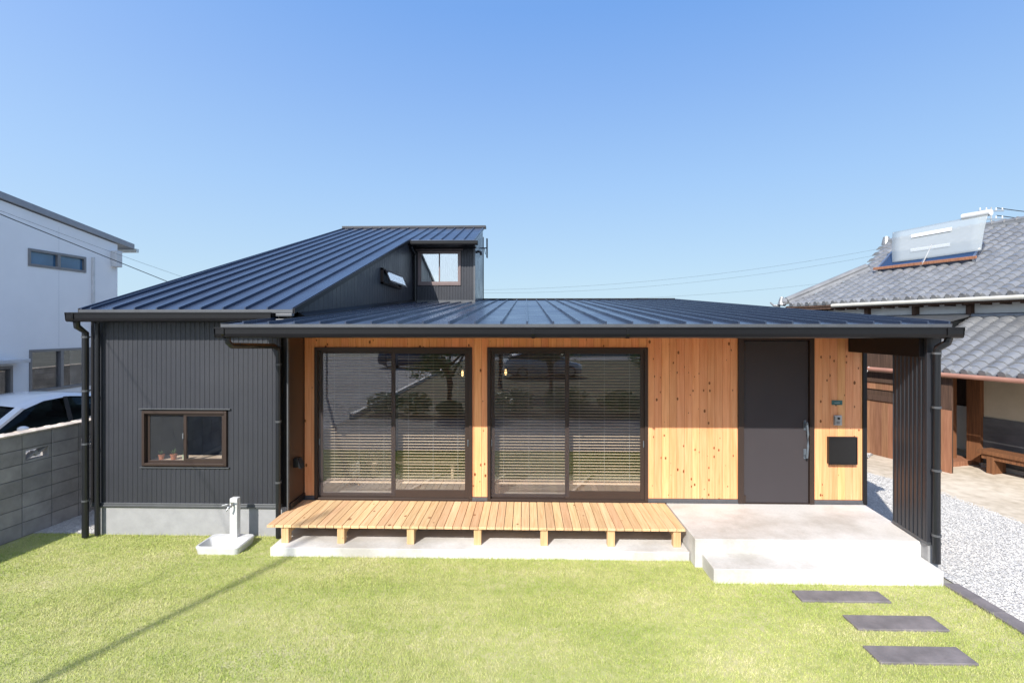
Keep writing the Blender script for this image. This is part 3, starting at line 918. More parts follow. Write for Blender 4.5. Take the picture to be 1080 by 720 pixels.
# --- entrance door
d = MB()
d.box(DR[0], 3.03, YW - .03, YW + .08, .335, 2.66); d.box(3.934, DR[1], YW - .03, YW + .08, .335, 2.66)
d.box(3.03, 3.934, YW - .03, YW + .08, 2.61, 2.66); d.box(3.03, 3.934, YW - .02, YW + .08, .331, .342)
door = hp(d, 'door_frame', M['alu'], bevel=.003)
d = MB(); d.box(3.040, 3.925, YW + .0, YW + .05, .345, 2.600)
door_leaf = d.build('door', M['door'], HOUSE, bevel=.003)
h = MB(); h.tube([(3.875, YW - .065, .985), (3.885, YW - .07, 1.15), (3.885, YW - .07, 1.32), (3.875, YW - .065, 1.48)], .014, 10)
h.box(3.862, 3.888, YW - .065, YW, 1.0, 1.03); h.box(3.862, 3.888, YW - .065, YW, 1.43, 1.46)
h.box(3.858, 3.894, YW - .012, YW, .96, 1.10); h.box(3.858, 3.894, YW - .012, YW, 1.36, 1.50)
h.build('handle', M['handle'], door_leaf, bevel=.002)
h = MB()
h.tube([(3.043, YW - .02, .35), (3.043, YW - .02, .45)], .014, 8); h.build('hinge', M['alu'], door_leaf); h = MB(); h.tube([(3.043, YW - .02, 2.46), (3.043, YW - .02, 2.56)], .014, 8)
h.build('hinge', M['alu'], door_leaf)

# --- name plate, intercom, letter box
p = MB(); p.box(4.244, 4.387, YW - .012, YW, 1.712, 1.775)
npl = hp(p, 'name_plate', M['teal'], bevel=.002)
p = MB(); p.box(4.275, 4.352, YW - .0135, YW - .012, 1.740, 1.7455)
p.build('lettering', M['steel'], npl)
p = MB(); p.box(4.262, 4.372, YW - .03, YW, 1.433, 1.570)
ic = hp(p, 'intercom', M['steel'], bevel=.005)
p = MB(); p.tube([(4.325, YW - .037, 1.528), (4.325, YW - .029, 1.528)], .017, 14); p.build('lens', M['pipe'], ic)
p = MB(); p.box(4.268, 4.274, YW - .033, YW - .03, 1.44, 1.56)
for i in range(4): p.box(4.295, 4.34, YW - .0315, YW - .0298, 1.455 + i * .009, 1.459 + i * .009)
p.build('speaker_slot', M['pipe'], ic)
p = MB(); p.box(4.178, 4.555, YW - .058, YW, .905, 1.275)
mbx = hp(p, 'letter_box', M['mailbox'], bevel=.004)
p = MB(); p.box(4.172, 4.561, YW - .066, YW - .058, 1.255, 1.281); p.box(4.172, 4.561, YW - .066, YW - .058, .899, .908)
p.box(4.172, 4.180, YW - .066, YW - .058, .908, 1.255); p.box(4.553, 4.561, YW - .066, YW - .058, .908, 1.255)
p.build('door_rim', M['mailbox'], mbx)

# --- short screen wall at the right and the beam over the gap
w = MB()
a0 = Vector((4.520, 6.12)); a1 = Vector((4.607, 6.78)); uu = (a1 - a0); LL = uu.length; uu.normalize(); nn = (-uu.y, uu.x)
w.corr((a0.x, a0.y, 0), tuple(uu), nn, LL, .375, 2.72, .083, .014, crest=.6, slope=.08)
pw = hp(w, 'screen_wall', M['panel_siding'])
w = MB(); w.prism([(4.535, 6.121), (4.655, 6.121), (4.70, 6.775), (4.622, 6.775)], .37, 2.73)
w.build('wall_core', M['panel_siding'], pw)
w = MB(); w.box(4.508, 4.56, 6.095, 6.135, .345, 2.72); w.box(4.56, 4.66, 6.10, 6.12, .345, 2.72)
w.build('corner_trim', M['siding'], pw, bevel=.003)
w = MB(); w.extr([(4.500, 6.09, .345), (4.665, 6.09, .345), (4.72, 6.79, .345), (4.590, 6.79, .345)], (0, 0, .03))
w.build('base_flashing', M['flash'], pw)
w = MB(); w.prism([(4.525, 6.11), (4.65, 6.11), (4.70, 6.77), (4.61, 6.77)], 0, .345)
w.build('footing', M['conc_wall'], pw)
b = MB(); b.prism([(4.46, 6.15), (4.71, 6.15), (4.71, 7.48), (4.46, 7.48)], 2.45, 2.70)
hp(b, 'beam', M['trim'], bevel=.003)

# --- roof box with the high window
DB = zp(14.2)
wd = (-2.905, -1.755, H + 1.12, H + 2.04)
w = MB()
def corr_d(mb, x0, x1, z0, z1):
    mb.corr((x0, 14.2, 0), (1, 0), (0, -1), x1 - x0, z0, z1, .075, .010, phase=(x0 + 6) % .075)
corr_d(w, -3.04, wd[0] - .01, DB, 5.15); corr_d(w, wd[1] + .01, -1.40, DB, 5.15)
corr_d(w, wd[0] - .01, wd[1] + .01, DB, wd[2] - .01); corr_d(w, wd[0] - .01, wd[1] + .01, wd[3] + .01, 5.15)
tower = hp(w, 'tower_wall', M['siding']); w = MB()
w.corr((-1.38, 14.2, 0), (0, 1), (1, 0), 2.6, lambda t: zp(14.2 + t), lambda t: zm(14.2 + t) - .04, .18, .006, crest=.9, slope=.03)
hp(w, 'tower_side_wall', M['roof'])  # bluer roof steel puts the sky's sheen into this wall's colour
t = MB(); t.box(-1.41, -1.365, 14.17, 14.22, DB, 5.12); t.build('corner_trim', M['flash'], tower); t = MB(); t.box(-3.0, -1.41, 14.17, 14.195, DB, DB + .07)
t.build('base_flashing', M['flash'], tower)
t = MB(); t.box(wd[0] - .05, wd[1] + .06, 14.14, 14.2, wd[3] + .02, wd[3] + .05)
t.build('window_flashing', M['alu_light'], tower)
tw = sliding(HOUSE, wd, 14.19, M['alu_light'], (M['glass_roof'], M['glass_roof']), fr=.045, sash=.035, bot=.07, handle=False)
# back wall of the tower with its own opening
w = MB()
w.box(-3.0, -1.4, 16.48, 16.54, 3.4, 4.15); w.box(-3.0, -2.95, 16.48, 16.54, 4.15, 5.5); w.box(-1.5, -1.4, 16.48, 16.54, 4.15, 5.5)
w.box(-3.0, -1.4, 16.48, 16.54, 5.5, 5.8)
w.box(-3.0, -1.4, 14.25, 16.48, 3.4, 3.42)
w.box(-3.01, -2.99, 14.25, 16.48, 3.42, 4.9)
hp(w, 'tower_inner_wall', M['int_wall'])
# curtain beside the glass
cu = MB()
pts = []
for i in range(41):
    pts.append((-2.88 + i * .0125, 14.42 + .03 * math.sin(i * 1.1)))
cu.add([(x, y, 3.9) for x, y in pts] + [(x, y, 4.80) for x, y in pts], [(i, i + 1, 41 + i + 1, 41 + i) for i in range(40)])
o = cu.build('curtain', M['fabric'], None, origin=(-2.6, 14.42, 3.9), smooth=True)
tag(o, 'pale curtain drawn behind left pane of the rooftop window', 'curtain')
g3 = MB()
gutter_x = (-3.06, -1.24)
g = gutter('', gutter_x[0], gutter_x[1], 13.68, 5.0, .10, .12)
p = MB().box(-3.02, -1.33, 13.70, 14.2, 4.90, 4.94).build('tower_soffit', M['trim'], HOUSE)
pipe([(-2.97, 13.63, 4.9), (-2.97, 13.8, 4.8), (-2.97, 14.13, 4.72), (-2.97, 14.13, zp(14.1) + .03)], .035)
# awning window in the clerestory wall, propped open
aw = MB()
zA, zB = 3.70, 4.03
for (y0, y1, z0, z1) in ((11.0, 12.65, zB - .04, zB), (11.0, 12.65, zA, zA + .04), (11.0, 11.04, zA, zB), (12.61, 12.65, zA, zB)):
    aw.box(-3.04, -2.98, y0, y1, z0, z1)
awn = hp(aw, 'awning_window', M['alu'], bevel=.003)
aw = MB()
def sl(z): return -2.975 + (zB - z) * .42
for (y0, y1, z0, z1) in ((11.05, 12.60, zB - .06, zB - .02), (11.05, 12.60, zA + .04, zA + .08), (11.05, 11.09, zA + .08, zB - .06), (12.56, 12.60, zA + .08, zB - .06)):
    aw.extr([(sl(z0), y0, z0), (sl(z0) + .02, y0, z0), (sl(z1) + .02, y0, z1), (sl(z1), y0, z1)], (0, y1 - y0, 0))
aw.build('sash', M['alu'], awn)
aw = MB(); z0, z1 = zA + .06, zB - .05
aw.extr([(sl(z0) + .01, 11.08, z0), (sl(z0) + .015, 11.08, z0), (sl(z1) + .015, 11.08, z1), (sl(z1) + .01, 11.08, z1)], (0, 1.49, 0))
aw.build('glass', M['glass_roof'], awn)
# antenna panel and vent on tower side
an = MB(); an.box(-1.24, -1.20, 16.45, 16.62, 4.95, 5.55)
ant = hp(an, 'tv_antenna', M['pipe'], bevel=.01)
an = MB(); an.tube([(-1.37, 16.5, 5.25), (-1.22, 16.5, 5.25)], .02, 8); an.tube([(-1.30, 16.5, 5.25), (-1.27, 16.5, 5.05)], .012, 6)
an.build('bracket', M['pipe'], ant)
vh = MB(); vh.tube([(-1.375, 14.5, 4.84), (-1.30, 14.5, 4.86), (-1.24, 14.5, 4.84), (-1.23, 14.5, 4.76)], .035, 10)
hp(vh, 'vent_pipe', M['pipe'], smooth=True)

# --- rooms behind the glass
rm = MB()
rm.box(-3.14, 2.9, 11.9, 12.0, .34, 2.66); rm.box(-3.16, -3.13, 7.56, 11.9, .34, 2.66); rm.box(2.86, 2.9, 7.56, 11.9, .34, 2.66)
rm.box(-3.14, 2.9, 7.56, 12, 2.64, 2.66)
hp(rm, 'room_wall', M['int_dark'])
fl = MB()
for i in range(20):
    for j in range(10):
        xa = -3.12 + i * .3; ya = 7.585 + j * .43
        fl.box(xa + .003, xa + .297, ya + .003, ya + .427, .336, .346)
fl.build('tile_floor', pm('pale floor tile', (.52, .49, .46), (.45, .42, .4), 3, .5, island=.08), HOUSE)
rm = MB()
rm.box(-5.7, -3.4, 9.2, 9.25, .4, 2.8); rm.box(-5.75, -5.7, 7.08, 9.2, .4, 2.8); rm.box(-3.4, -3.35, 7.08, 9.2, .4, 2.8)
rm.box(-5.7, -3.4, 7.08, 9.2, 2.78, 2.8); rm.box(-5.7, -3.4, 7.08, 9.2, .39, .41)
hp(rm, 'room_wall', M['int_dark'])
sh = MB(); sh.box(-5.13, -4.0, 7.075, 7.40, .955, .98)
hp(sh, 'window_shelf', M['blind'])

# --- venetian blinds
def blind(x0, x1, y, z0, z1, label, tilt=.16):
    c = ((x0 + x1) / 2, y, z1)
    t = thing('venetian_blind', label, 'blind', c, 0, 'wooden venetian blinds behind the glass')
    m = MB(); n = int((z1 - z0 - .05) / .0425)
    for i in range(n):
        z = z1 - .05 - i * .0425
        hy = .0125 * math.cos(tilt); hz = .0125 * math.sin(tilt)
        m.extr([(x0, y - hy, z - hz), (x0, y + hy, z + hz), (x0, y + hy, z + hz + .0022), (x0, y - hy, z - hz + .0022)], (x1 - x0, 0, 0))
    m.build('slats', M['blind'], t)
    MB().box(x0, x1, y - .022, y + .022, z1 - .035, z1).build('head_rail', M['blind'], t)
    MB().box(x0, x1, y - .02, y + .02, z0, z0 + .018).build('bottom_rail', M['blind'], t)
    m = MB()
    for q in (.15, .5, .85):
        xx = x0 + (x1 - x0) * q
        m.box(xx - .001, xx + .001, y - .019, y - .018, z0, z1)
    m.build('ladder_cord', M['fabric'], t)
for o, nm in ((LW, 'left terrace window'), (RW, 'right terrace window')):
    mid = (o[0] + o[1]) / 2
    blind(o[0] + .07, mid - .02, 7.68, .53, 2.46, 'wooden slat blind behind left half of the ' + nm)
    blind(mid + .03, o[1] - .07, 7.68, .53, 2.46, 'wooden slat blind behind right half of the ' + nm)

# --- things indoors
def pot(x, y, z, r, mat, label, style):
    t = thing('potted_plant', label, 'potted plant', (x, y, z), 0, 'small potted plants on the window shelf')
    MB().lathe((x, y, z), [(r * .7, 0), (r, r * 1.5), (r * 1.08, r * 1.5), (r * 1.08, r * 1.8), (r * .9, r * 1.8), (r * .85, r * 1.5)], 14).build('pot', mat, t, smooth=True)
    m = MB()
    rnd = random.Random(label)
    for i in range(style):
        a = rnd.uniform(0, 2 * PI); l = rnd.uniform(.03, .09); ll = rnd.uniform(.1, .9)
        p0 = Vector((x, y, z + r * 1.6)); p1 = p0 + Vector((math.cos(a) * l * ll, math.sin(a) * l * ll, l)); 
        s_ = Vector((-math.sin(a), math.cos(a), 0)) * .007
        pm_ = (p0 + p1) / 2
        m.add([p0, pm_ + s_, p1, pm_ - s_], [(0, 1, 2, 3)])
    m.build('leaves', M['leaf'], t)
pot(-5.00, 7.15, .98, .038, M['terracotta'], 'leftmost of three small pots, terracotta with a short plant', 22)
pot(-4.83, 7.15, .98, .042, M['terracotta'], 'middle pot of three behind the small left window', 26)
pot(-4.67, 7.15, .98, .038, M['glaze'], 'pale green pot nearest the middle of the small left window', 34)
def pendant(x, y, z, label):
    t = thing('pendant_lamp', label, 'lamp', (x, y, 2.64), 0, 'lit pendant bulbs indoors')
    MB().tube([(x, y, z + .08), (x, y, 2.64)], .004, 6).build('cord', M['cable'], t)
    MB().lathe((x, y, z), [(.008, -.05), (.018, -.035), (.021, 0), (.014, .045), (.012, .06)], 12).build('bulb', M['bulb'], t, smooth=True)
    MB().lathe((x, y, z), [(.018, .055), (.018, .1), (.006, .105)], 10).build('socket', M['pipe'], t)
pendant(-1.12, 9.3, 1.98, 'lit bare bulb hanging behind the left terrace window')
pendant(-.36, 9.3, 2.0, 'lit bare bulb hanging behind the right terrace window')
st = thing('striped_stool', 'small white striped lantern stool indoors near left terrace window', 'stool', (-2.68, 8.2, .346))
m = MB()
for i in range(5):
    m.lathe((-2.68, 8.2, .346), [(.07, .13 + i * .045), (.095, .15 + i * .045), (.07, .17 + i * .045)], 14)
m.build('shade', M['fabric'], st)
m = MB(); m.tube([(-2.78, 8.15, .346), (-2.62, 8.22, .48)], .01); m.tube([(-2.58, 8.15, .346), (-2.74, 8.22, .48)], .01)
m.build('leg', M['postwood'], st)
bn = thing('wooden_bench', 'long low wooden bench indoors behind the blinds', 'bench', (-2.0, 8.7, .346))
MB().box(-2.6, -1.1, 8.55, 8.85, .58, .62).build('seat', M['blind'], bn)
for x in (-2.5, -1.2): MB().box(x - .02, x + .02, 8.58, 8.82, .346, .58).build('leg', M['blind'], bn)

# ------------------------------------------------------------------ terrace deck and steps
cs = MB().box(-3.12, 1.95, 6.39, 7.52, -.03, .11).build('concrete_slab', M['concrete'], None, origin=(-.6, 7, 0), bevel=.008)
tag(cs, 'long low pale concrete slab under the wooden deck', 'concrete slab')
DK = thing('wooden_deck', 'pale timber deck of narrow boards below the terrace windows', 'deck', (-.65, 7.0, .11))
m = MB(); n = 49; x0, x1 = -3.22, 1.935; p_ = (x1 - x0) / n
rnd = random.Random(4)
for i in range(n):
    xa = x0 + i * p_
    m.box(xa + .0035, xa + p_ - .0035, 6.50 + rnd.uniform(-.0015, .0015), 7.455, .310 + rnd.uniform(-.001, .001), .341 + rnd.uniform(-.001, .001))
m.build('deck_boards', M['deckwood'], DK, bevel=.002)
for x in (-3.0, -2.30, -1.43, -.60, .22, 1.04, 1.84):
    MB().box(x - .045, x + .045, 6.525, 6.615, .11, .309).build('post', M['postwood'], DK, bevel=.003)
    MB().box(x - .045, x + .045, 6.617, 7.45, .22, .308).build('joist', M['postwood'], DK, bevel=.002)
    MB().box(x - .045, x + .045, 7.33, 7.42, .11, .218).build('post', M['postwood'], DK, bevel=.002)
ST = thing('concrete_steps', 'pale cast concrete entrance platform with one lower step', 'steps', (3.3, 6.6, 0))
MB().prism([(1.965, 6.235), (4.560, 6.235), (4.625, 6.75), (4.70, 7.53), (1.965, 7.53)], -.05, .33).build('platform', M['concrete'], ST, bevel=.007)
MB().prism([(2.045, 5.845), (4.50, 5.845), (4.53, 6.232), (2.045, 6.232)], -.05, .16).build('lower_step', M['concrete'], ST, bevel=.007)

LB = ['dark rectangular stepping stone nearest the concrete step', 'middle of three dark stepping stones in the lawn', 'dark stepping stone farthest from the steps, nearest the viewer']
for (a, b, c_, d_), lb in zip(STONES, LB):
    m = MB(); m.box(a, b, c_, d_, -.03, .022)
    o = m.build('stepping_stone', M['slate'], None, origin=((a + b) / 2, (c_ + d_) / 2, 0), bevel=.006)
    tag(o, lb, 'stepping stone', 'stepping stones in the lawn')
words = ['first', 'second', 'third', 'fourth', 'fifth', 'sixth', 'seventh']
y = 5.86
for i in range(6):
    o = MB().box(4.50, 4.66, y - .595, y, -.05, .03).build('edging_paver', M['slate'], None, origin=(4.58, y - .3, 0), bevel=.006)
    tag(o, 'dark edging paver between lawn and gravel, %s from the concrete step' % words[i], 'paver', 'edging pavers along the gravel')
    y -= .6

# ------------------------------------------------------------------ garden tap
TP = thing('garden_tap', 'white post tap with shallow white basin standing on the lawn', 'garden tap', (-3.78, 6.65, 0))
m = MB(); m.box(-3.80, -3.70, 6.70, 6.79, .02, .60)
m.build('post', M['alum_w'], TP, bevel=.012)
# basin: sunken rounded tray
def rrect(x0, x1, y0, y1, r, n=5):
    P = []
    for cx, cy, a0 in ((x1 - r, y0 + r, -PI / 2), (x1 - r, y1 - r, 0), (x0 + r, y1 - r, PI / 2), (x0 + r, y0 + r, PI)):
        for i in range(n + 1):
            a = a0 + i * PI / 2 / n; P.append((cx + r * math.cos(a), cy + r * math.sin(a)))
    return P
rings = [(rrect(-4.06, -3.54, 6.42, 6.82, .06), -.01), (rrect(-4.08, -3.52, 6.40, 6.84, .065), .085), (rrect(-4.07, -3.53, 6.41, 6.83, .06), .098),
         (rrect(-4.052, -3.548, 6.428, 6.715, .05), .098), (rrect(-4.045, -3.555, 6.437, 6.705, .045), .085), (rrect(-3.99, -3.61, 6.49, 6.66, .03), -.03)]
m = MB(); nn_ = len(rings[0][0]); vs_ = [(x, y, z) for ring, z in rings for x, y in ring]
fs_ = [(i * nn_ + j, i * nn_ + (j + 1) % nn_, (i + 1) * nn_ + (j + 1) % nn_, (i + 1) * nn_ + j) for i in range(len(rings) - 1) for j in range(nn_)]
fs_.append(tuple((len(rings) - 1) * nn_ + j for j in range(nn_)))
m.add(vs_, fs_)
m.build('basin', M['alum_w'], TP, smooth=True)
m = MB(); m.tube([(-3.75, 6.70, .52), (-3.75, 6.66, .52), (-3.77, 6.62, .51), (-3.79, 6.61, .47)], .011, 10)
m.tube([(-3.75, 6.665, .52), (-3.75, 6.665, .555)], .009, 8); m.box(-3.78, -3.72, 6.655, 6.675, .555, .563)
m.tube([(-3.79, 6.64, .545), (-3.85, 6.62, .535)], .006, 8)
m.build('faucet', M['steel'], TP, smooth=True)
m = MB(); m.lathe((-3.80, 6.58, -.029), [(.03, 0), (.03, .006), (.01, .007)], 14)
m.build('drain', M['steel'], TP)

# ------------------------------------------------------------------ block wall on the left
BW = thing('block_wall', 'grey concrete block boundary wall with pale clay coping', 'wall', (-6.7, 7.4, 0), R(-5.7))
m = MB(); mj = MB()
rnd = random.Random(2)
bl, bh = .40, .195
openw = MB(); okb = {}
i0, i1 = -15, 34
special = [(-1, 5), (1, 5), (3, 5), (-4, 5), (6, 5)]
for j in range(7):
    for i in range(i0, i1):
        y0 = i * bl - .12 + 0.0; z0 = j * bh
        if (i, j) in special: continue
        m.box(-.075 + rnd.uniform(-.002, .002), .06 + rnd.uniform(-.002, .002), y0 + .005, y0 + bl - .005, z0 + .004, z0 + bh - .004)
m.build('blocks', M['block'], BW, local=True, bevel=.004)
for (i, j) in special:
    y0 = i * bl - .12; z0 = j * bh
    ob = MB()
    ob.box(-.07, .058, y0 + .005, y0 + .045, z0 + .004, z0 + bh - .004); ob.box(-.07, .058, y0 + bl - .045, y0 + bl - .005, z0 + .004, z0 + bh - .004)
    ob.box(-.07, .058, y0 + .045, y0 + bl - .045, z0 + .004, z0 + .03); ob.box(-.07, .058, y0 + .045, y0 + bl - .045, z0 + bh - .03, z0 + bh - .004)
    yc, zc = y0 + bl / 2, z0 + bh / 2
    ob.extr([(-.06, yc - .15, zc - .06), (-.06, yc - .13, zc - .065), (-.06, yc - .02, zc), (-.06, yc - .03, zc + .02)], (.11, 0, 0))
    ob.extr([(-.06, yc + .15, zc + .06), (-.06, yc + .13, zc + .065), (-.06, yc + .02, zc), (-.06, yc + .03, zc - .02)], (.11, 0, 0))
    ob.extr([(-.06, yc - .03, zc + .0), (-.06, yc + .0, zc + .035), (-.06, yc + .03, zc + .0), (-.06, yc, zc - .035)], (.11, 0, 0))
    ob.build('openwork_block', M['block'], BW, local=True)
mj = MB()
open_rows = sorted(special)
mj.box(-.066, .050, i0 * bl - .12, i1 * bl - .12, 0, 5 * bh)
prev = i0
for (i, j) in sorted(special) + [(i1, 5)]:
    mj.box(-.066, .050, prev * bl - .12, i * bl - .12, 5 * bh + .001, 6 * bh - .001); prev = i + 1
mj.box(-.066, .050, i0 * bl - .12, i1 * bl - .12, 6 * bh, 7 * bh)
mj.build('mortar', M['mortar'], BW, local=True)
m = MB()
for i in range(int((i1 - i0) * bl / .2)):
    y0 = i0 * bl - .12 + i * .2; zt = 7 * bh
    m.extr([(-.085, y0 + .002, zt), (.075, y0 + .002, zt), (.08, y0 + .002, zt + .02), (0, y0 + .002, zt + .045), (-.09, y0 + .002, zt + .02)], (0, .196, 0))
    m.extr([(-.09, y0 + .16, zt + .022), (.08, y0 + .16, zt + .022), (.0, y0 + .16, zt + .052)], (0, .06, 0))
m.build('coping', M['coping'], BW, local=True)

# ------------------------------------------------------------------ cars
def make_car(name, label, paint, loc, rotz, group=None):
    t = thing(name, label, 'car', loc, rotz, group)
    # local: front towards -Y, length 4.45, origin at front centre on the ground
    st = [  # y, z bottom, z belt, half width, hood crown
        (0.0, .30, .50, .50), (.06, .22, .62, .68), (.25, .18, .74, .80), (.6, .17, .84, .86), (1.0, .17, .95, .875),
        (1.6, .17, 1.00, .885), (2.4, .17, 1.02, .89), (3.3, .17, 1.06, .885), (4.0, .2, 1.08, .86), (4.35, .28, 1.02, .80), (4.45, .40, .85, .70)]
    m = MB(); rings = []
    for y, zb, zt, hw in st:
        half = [(hw * .80, zb), (hw * .97, zb + .06), (hw, zb + (zt - zb) * .45), (hw * .985, zb + (zt - zb) * .72), (hw * .93, zt - .02), (hw * .80, zt + .015), (0, zt + .045)]
        ring = [(x, y, z) for x, z in half] + [(-x, y, z) for x, z in half[-2::-1]]
        rings.append(ring)
    n = len(rings[0])
    vs = [q for r in rings for q in r]
    fs = [(i * n + j, i * n + j + 1, (i + 1) * n + j + 1, (i + 1) * n + j) for i in range(len(rings) - 1) for j in range(n - 1)]
    fs += [tuple(range(n)), tuple((len(rings) - 1) * n + j for j in range(n - 1, -1, -1))]
    m.add(vs, fs)
    body = m.build('body', paint, t, local=True, smooth=True)
    # greenhouse
    gs = [(.95, .96, .98, .74, .73), (1.25, .98, 1.14, .82, .68), (1.70, .99, 1.37, .84, .62), (2.15, 1.0, 1.48, .845, .60), (2.7, 1.02, 1.50, .845, .60), (3.4, 1.05, 1.41, .83, .59), (4.0, 1.06, 1.22, .78, .58), (4.28, 1.04, 1.08, .72, .60)]
    m = MB(); rings = []
    for y, zb, zt, hb, ht in gs:
        half = [(hb, zb), (hb * .45 + ht * .55 + .03, zb * .5 + zt * .5), (ht + .02, zt - .02), (ht * .5, zt + .025), (0, zt + .035)]
        rings.append([(x, y, z) for x, z in half] + [(-x, y, z) for x, z in half[-2::-1]])
    n = len(rings[0]); vs = [q for r in rings for q in r]
    fs = [(i * n + j, i * n + j + 1, (i + 1) * n + j + 1, (i + 1) * n + j) for i in range(len(rings) - 1) for j in range(n - 1)]
    m.add(vs, fs); m.build('window_glass', M['glass_car'], t, local=True, smooth=True)
    # roof skin
    m = MB()
    rr = []
    for y, zb, zt, hb, ht in gs[2:7]:
        rr.append([(-ht - .055, y, zt - .04), (-ht, y, zt + .012), (-ht * .5, y, zt + .042), (0, y, zt + .052), (ht * .5, y, zt + .042), (ht, y, zt + .012), (ht + .055, y, zt - .04)])
    n = 7; vs = [q for r in rr for q in r]
    m.add(vs, [(i * n + j, (i + 1) * n + j, (i + 1) * n + j + 1, i * n + j + 1) for i in range(len(rr) - 1) for j in range(n - 1)])
    m.build('roof', paint, t, local=True, smooth=True)
    for sx in (-1, 1):
        pl = MB(); A = [(.95, .74, .99), (1.25, .72, 1.15), (1.70, .655, 1.375)]
        # front pillar as a flat tapering band
        vs = []
        for (y, hx, z) in A:
            vs += [(sx * (hx - .05), y - .02, z + .035), (sx * (hx + .03), y, z + .0), (sx * (hx + .03), y + .06, z - .02)]
        pl.add(vs, [(0, 3, 4, 1), (1, 4, 5, 2), (3, 6, 7, 4), (4, 7, 8, 5)])
        pl.build('front_pillar', paint, t, local=True, smooth=True)
        q = MB()
        q.extr([(sx * .86, 2.45, 1.0), (sx * .86, 2.55, 1.0), (sx * .67, 2.62, 1.47), (sx * .67, 2.54, 1.47)], (sx * .012, 0, 0))
        q.build('door_pillar', M['tyre'], t, local=True)
        mm_ = MB(); 
        mm_.lathe((0, 0, 0), [(.02, -.07), (.055, -.06), (.075, -.01), (.07, .04), (.03, .065)], 12)
        mm_.v = [(sx * (.98 + v[0] * 1.3), 1.42 + v[1] * .9, 1.05 + v[2]) for v in mm_.v]
        mr_o = mm_.build('wing_mirror', paint, t, local=True, smooth=True)
        MB().box(min(sx * .84, sx * .93), max(sx * .84, sx * .93), 1.40, 1.45, 1.0, 1.03).build('arm', M['tyre'], mr_o, local=True)
        hl = MB(); hl.add([(sx * .60, .06, .60), (sx * .80, .22, .64), (sx * .84, .60, .76), (sx * .80, .55, .82), (sx * .62, .18, .72)], [(0, 1, 2, 3, 4)])
        hl.v = [(v[0] * 1.01, v[1] - .02, v[2] + .015) for v in hl.v]
        hl.build('headlight', M['glass_roof'], t, local=True)
        for wy in (.80, 3.55):
            wv = MB(); prof = [(.0, -.10), (.26, -.10), (.315, -.085), (.325, 0), (.315, .085), (.26, .10), (.0, .10)]
            vs = []; K = 22
            for r_, a_ in prof:
                for j in range(K):
                    vs.append((sx * .79 + a_, wy + r_ * math.cos(2 * PI * j / K), .325 + r_ * math.sin(2 * PI * j / K)))
            wv.add(vs, [(i * K + j, i * K + (j + 1) % K, (i + 1) * K + (j + 1) % K, (i + 1) * K + j) for i in range(len(prof) - 1) for j in range(K)])
            w_o = wv.build('wheel', M['tyre'], t, local=True, smooth=True)
            rv = MB(); vs = []
            for r_, a_ in [(.0, .0), (.2, .0), (.215, -.012)]:
                for j in range(K):
                    vs.append((sx * (.895 + a_), wy + r_ * math.cos(2 * PI * j / K), .325 + r_ * math.sin(2 * PI * j / K)))
            rv.add(vs, [(i * K + j, i * K + (j + 1) % K, (i + 1) * K + (j + 1) % K, (i + 1) * K + j) for i in range(2) for j in range(K)])
            rv.build('rim', M['steel'], w_o, local=True)
    # seats
    m = MB()
    for sx in (-.38, .38):
        m.box(sx - .24, sx + .24, 2.1, 2.6, .45, .62); m.extr([(sx - .23, 2.5, .6), (sx + .23, 2.5, .6), (sx + .2, 2.72, 1.15), (sx - .2, 2.72, 1.15)], (0, .1, 0))
        m.box(sx - .11, sx + .11, 2.72, 2.80, 1.18, 1.36)
    m.build('seat', M['win_frame'], t, local=True, bevel=.03)
    MB().box(-.78, .78, 1.05, 1.5, .80, .97).build('dashboard', M['tyre'], t, local=True, bevel=.04)
    return t
make_car('parked_car', 'white hatchback parked behind the grey block wall', M['carpaint'], (-9.50, 7.35, 0), R(0))

# ------------------------------------------------------------------ white neighbour house on the left
NH = thing('neighbor_house', 'two storey white house with grey sloping roof and dark framed windows', 'house', (-14, 9, 0))
XW = -11.2
def nh(mb, name, mat, par=None, **k): return mb.build(name, mat, par or NH, **k)
wins = [(11.64, 13.21, 4.17, 4.57), (11.67, 13.35, 1.30, 2.28), (9.9, 11.28, 0.05, 1.95)]
m = MB()
def wallstrip(y0, y1, z0, zt0, zt1):
    m.extr([(XW, y0, z0), (XW, y1, z0), (XW, y1, zt1), (XW, y0, zt0)], (-.15, 0, 0))
def zr(y): return 5.66 - (y - 11.01) * .1365 - .16
def wz(y0, y1, zlow, zhigh):
    a = zr(y0) if zhigh is None else zhigh; b = zr(y1) if zhigh is None else zhigh
    wallstrip(y0, y1, zlow, a, b)
wz(0, 9.9, 0, None); wz(9.9, 11.28, 1.95, None); wz(11.28, 11.64, 0, None)
wz(11.64, 13.21, 0, 1.30); wz(11.67, 13.21, 2.28, 4.17); wz(11.64, 13.21, 4.57, None)
wz(11.64, 11.669, 1.30, 4.17); wz(13.21, 13.35, 2.28, None); wz(13.21, 13.35, 0, 1.30); wz(13.35, 14.26, 0, None); wz(9.9, 11.28, 0, .05)
m.box(-20, XW - .15, 14.11, 14.26, 0, 4.9); m.box(-20, XW - .15, 0, .15, 0, 6.9); m.box(-20, -19.85, .15, 14.11, 0, 5)
wl_ = nh(m, 'wall', M['white_wall'])
